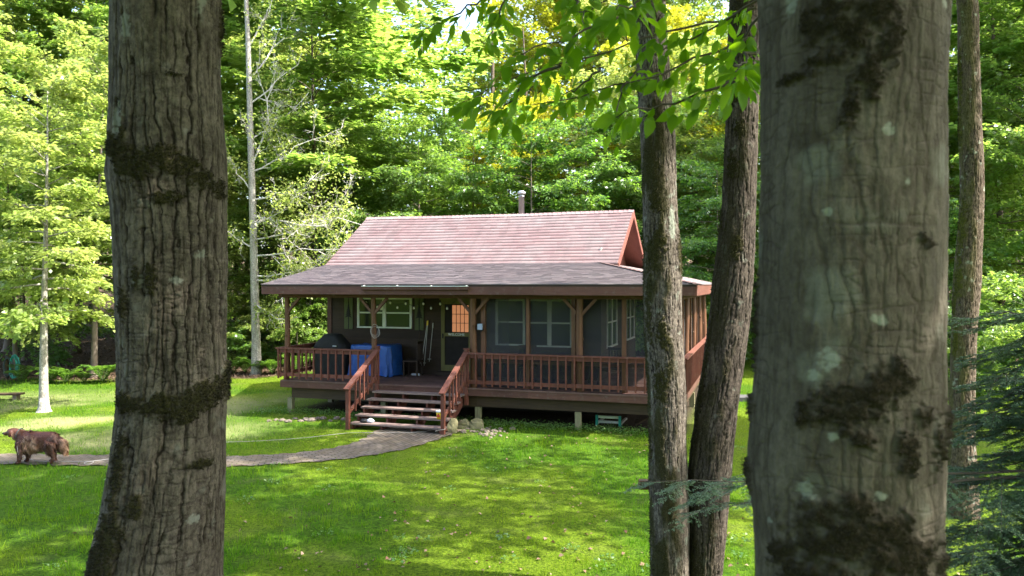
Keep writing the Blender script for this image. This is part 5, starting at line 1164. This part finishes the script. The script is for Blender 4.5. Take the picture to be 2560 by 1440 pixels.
# ------------------------------------------------------------------ hose rack, bench slab, grey slab, dog, leash
def gp(px, py):
    Y = F * HC / (py - CY)
    for _ in range(6): Y = F * (HC - gz((px - 1280) * Y / F, Y)) / (py - CY)
    return (px - 1280) * Y / F, Y
x, y = gp(22, 948); t = empty('hose_rack', (x, y, gz(x, y)), 0, 'short wooden post with dark and teal garden hoses hung over it', 'hose rack')
MB().box(-.10, -.02, -.05, .03, -.1, .92).box(-.25, .35, -.035, .02, .80, .86).build('post', M['beam'], t)
def loop(cx, z0, rx, rz_, mat, s, nm):
    MB().tube([(cx + rx * math.cos(a) + .02 * math.sin(3 * a + s), -.07 - .02 * math.sin(2 * a + s), z0 + rz_ * math.sin(a)) for a in np.linspace(0, 2 * PI, 34)], .015, 6, False).build(nm, M[mat], t, True)
for k in range(5): loop(-.03 + .02 * k, .48, .10 + .02 * k, .40 - .02 * k, 'hose', k, 'dark_hose')
for k in range(5): loop(.20 + .022 * k, .46 + .01 * k, .11 + .012 * k, .43, 'teal', k * 1.7, 'teal_hose')
x, y = gp(20, 1000); t = empty('plank_bench', (x, y, gz(x, y)), .15, 'low dark plank bench on the lawn at the left edge', 'bench')
MB().box(-1.1, .42, -.16, .16, .16, .21).build('seat', M['beam'], t); MB().box(.18, .30, -.13, .13, -.05, .159).build('leg', M['stone'], t); MB().box(-.9, -.78, -.13, .13, -.05, .159).build('leg', M['stone'], t)
x, y = gp(1862, 1000); o = MB().prism([(-.45, 0), (.5, 0), (.48, .13), (-.42, .15)], -.35, .35).build('stone_slab', M['concrete']); o.location = (x, y, gz(x, y) - .02); tag(o, 'flat grey stone slab on the grass right of the twin ash', 'slab')

def dog():
    x0, y0 = gp(92, 1160); t = empty('dog', (x0, y0, gz(x0, y0) + .024), 0, 'long haired chocolate brown dog standing on the brick path, turned left', 'dog')
    # body along x (head at -x): sections of trunk and neck as rings, legs as rings, all joined into one remeshed surface
    b = MB()
    def loft(pts, n=16):
        V = []
        for (c, ry, rz_, ax) in pts:
            ax = Vector(ax).normalized(); sy = Vector((0, 1, 0)); up = sy.cross(ax) * -1
            for k in range(n):
                a = 2 * PI * k / n; V.append(Vector(c) + sy * ry * math.cos(a) + up * rz_ * math.sin(a))
        m = len(pts); b.add(V, [(i * n + k, i * n + (k + 1) % n, (i + 1) * n + (k + 1) % n, (i + 1) * n + k) for i in range(m - 1) for k in range(n)] + [tuple(range(n - 1, -1, -1)), tuple(range((m - 1) * n, m * n))])
    loft([((-.36, 0, .47), .10, .13, (1, 0, 0)), ((-.29, 0, .455), .135, .175, (1, 0, 0)), ((-.18, 0, .445), .15, .19, (1, 0, 0)), ((-.05, 0, .45), .15, .175, (1, 0, 0)), ((.10, 0, .465), .14, .15, (1, 0, 0)), ((.22, 0, .475), .13, .145, (1, 0, 0)), ((.33, 0, .475), .12, .14, (1, 0, 0)), ((.41, 0, .46), .07, .09, (1, 0, 0))])
    loft([((-.25, 0, .50), .12, .13, (-1, 0, .5)), ((-.36, 0, .565), .10, .105, (-1, 0, .6)), ((-.43, -.01, .60), .085, .09, (-1, 0, .4)), ((-.47, -.02, .61), .08, .085, (-1, 0, .1)), ((-.53, -.02, .605), .075, .07, (-1, 0, -.2)), ((-.56, -.02, .59), .045, .042, (-1, 0, -.2)), ((-.62, -.02, .575), .038, .035, (-1, 0, -.15)), ((-.64, -.02, .572), .02, .02, (-1, 0, 0))])
    def leg(pts): loft([((x, y, z), r, r, (dx, 0, -1)) for x, y, z, r, dx in pts], 12)
    for s in (-1, 1):
        o = .03 * s
        leg([(-.27 + o, .085 * s, .42, .075, 0), (-.265 + o, .09 * s, .30, .058, 0), (-.26 + o, .09 * s, .20, .045, 0), (-.265 + o, .09 * s, .10, .038, 0), (-.27 + o, .09 * s, .04, .036, 0)])
        loft([((-.25 + o, .09 * s, .03), .036, .03, (-1, 0, 0)), ((-.30 + o, .09 * s, .028), .042, .03, (-1, 0, 0)), ((-.335 + o, .09 * s, .02), .028, .018, (-1, 0, 0))], 10)
        o = .045 * -s
        leg([(.27 + o, .08 * s, .44, .11, -.2), (.25 + o, .085 * s, .32, .085, .2), (.27 + o, .09 * s, .24, .055, .6), (.325 + o, .09 * s, .165, .042, .5), (.325 + o, .09 * s, .10, .036, 0), (.31 + o, .09 * s, .04, .036, 0)])
        loft([((.325 + o, .09 * s, .03), .036, .03, (-1, 0, 0)), ((.27 + o, .09 * s, .028), .042, .03, (-1, 0, 0)), ((.235 + o, .09 * s, .02), .028, .018, (-1, 0, 0))], 10)
    loft([((.38, 0, .50), .05, .05, (1, 0, -.3)), ((.45, 0, .46), .06, .06, (.6, 0, -.8)), ((.49, 0, .37), .07, .075, (.3, 0, -1)), ((.51, 0, .27), .055, .06, (.3, 0, -1)), ((.54, 0, .20), .02, .02, (.4, 0, -1))])
    for s in (-1, 1): loft([((-.475, .07 * s - .02, .655), .018, .03, (.3, 0, -1)), ((-.465, .088 * s - .02, .60), .02, .045, (.1, 0, -1)), ((-.47, .09 * s - .02, .54), .014, .032, (0, 0, -1)), ((-.475, .085 * s - .02, .52), .006, .01, (0, 0, -1))], 10)
    body = b.build('body', None or M['black'], t, True)
    md = body.modifiers.new('r', 'REMESH'); md.mode = 'VOXEL'; md.voxel_size = .012
    ms = body.modifiers.new('s', 'SMOOTH'); ms.factor = .5; ms.iterations = 4
    bpy.context.view_layer.update(); me = bpy.data.meshes.new_from_object(body.evaluated_get(bpy.context.evaluated_depsgraph_get())); body.modifiers.clear(); body.data = me
    me.polygons.foreach_set('use_smooth', [True] * len(me.polygons))
    m = Mat('brown_fur'); v = m.coord((30, 30, 9)); n = m.noise(v, 2, 5); col = m.mix(n, (.036, .011, .006), (.09, .028, .014)); m.bump(n, .6, .01); fur = m.fin(col, .55, 0, .3)
    me.materials.clear(); me.materials.append(fur)
    # long coat: hair locks grown from the body, swept back and down
    nv = len(me.vertices); co = np.empty(nv * 3); me.vertices.foreach_get('co', co); co = co.reshape(-1, 3); no = np.empty(nv * 3); me.vertices.foreach_get('normal', no); no = no.reshape(-1, 3)
    q = np.random.default_rng(8); w = np.where(co[:, 0] < -.44, .15, 1.) * np.where(co[:, 2] < .1, .1, 1.); k = q.choice(nv, 15000, p=w / w.sum()); P = co[k]; Nn = no[k]
    ln = np.where(P[:, 0] < -.44, .018, np.where(P[:, 0] > .40, .085, np.where(P[:, 2] < .25, .035, .06))) * np.where((P[:, 2] < .42) & (np.abs(P[:, 0]) < .3) & (P[:, 2] > .25), 1.6, 1.) * q.uniform(.8, 1.6, len(k))
    wav = .35 * np.sin(P[:, 0] * 38 + 3 * P[:, 2])[:, None] * np.array([1., 0, 0]); D = unit(Nn * .30 + np.array([.45, 0, -.75]) + wav + 1.6 * np.stack([fbm(P * 16 + j * 9, 2) - .5 for j in range(3)], -1) + q.normal(0, .12, (len(k), 3)))
    V, Q = leaf_quads(P - Nn * .004, D, Nn, ln, q.uniform(.007, .014, len(k)), .1)
    hl = smooth(.5, .75, fbm(np.stack([P[:, 0] * 9, P[:, 1] * 9, P[:, 2] * 2.5], -1), 2)) * ((P[:, 2] > .28) & (P[:, 2] < .56) & (P[:, 0] > -.22) & (P[:, 0] < .34)); tint = np.clip(.25 * q.random(len(k)) + .65 * hl + .45 * (P[:, 0] > .47), 0, 1)
    m = Mat('long_coat'); m.fin(m.mix(m.attr('tint'), (.06, .018, .009), (.42, .24, .13)), .45, 0, .4); np_mesh('coat', V, Q, m.m, t, fattr={'tint': tint})
    MB().lathe([(.001, 0), (.02, .003), (.024, .016), (.016, .028), (.001, .03)], (0, 0, 0), 10).build('nose', M['black'], t, True).location = (-.645, -.02, .572)
    for s in (-1, 1): MB().lathe([(.001, -.011), (.011, 0), (.001, .011)], (-.545, -.02 + .048 * s, .615), 8).build('eye', M['black'], t, True)
    col_ = MB().tube([(-.36 + .03 * math.sin(a) * 1.0 + .02, .112 * math.cos(a), .56 + .118 * math.sin(a)) for a in np.linspace(0, 2 * PI, 26)], .010, 6, False).build('collar', M['hose'], t, True)
    return t, x0, y0
dg, dx, dy = dog()
pts = [Vector((dx - .30, dy - .14, gz(dx, dy) + .44)), Vector((dx - .26, dy - .16, gz(dx, dy) + .22))]
for px, py in [(66, 1150), (82, 1156), (100, 1159), (140, 1160), (190, 1160), (232, 1160), (226, 1166), (212, 1166), (214, 1162), (240, 1158), (275, 1153), (330, 1140), (420, 1124), (520, 1113), (620, 1109), (680, 1106), (760, 1100), (830, 1092), (880, 1087), (940, 1087), (1000, 1087), (1050, 1085), (1090, 1080)]:
    x, y = gp(px, py); pts.append(Vector((x, y, gz(x, y) + .05)))
e = HW(US1 + .05, -1.62, .06); pts += [e + Vector((-.15, -.1, .06)), e + Vector((-.06, -.06, .09)), e + Vector((.05, -.04, .10)), e + Vector((.07, .04, .10)), e + Vector((0, .10, .12))]
sm = []
for i in range(len(pts) - 1):
    p0, p1, p2, p3 = pts[max(i - 1, 0)], pts[i], pts[i + 1], pts[min(i + 2, len(pts) - 1)]
    for k in range(4):
        s = k / 4; sm.append(.5 * ((2 * p1) + (p2 - p0) * s + (2 * p0 - 5 * p1 + 4 * p2 - p3) * s * s + (3 * p1 - p0 - 3 * p2 + p3) * s ** 3))
o = MB().tube(sm + [pts[-1]], .005, 6).build('leash', M['cord'], None, True); tag(o, 'long white cord running from the dog across the path to the stair newel', 'leash')
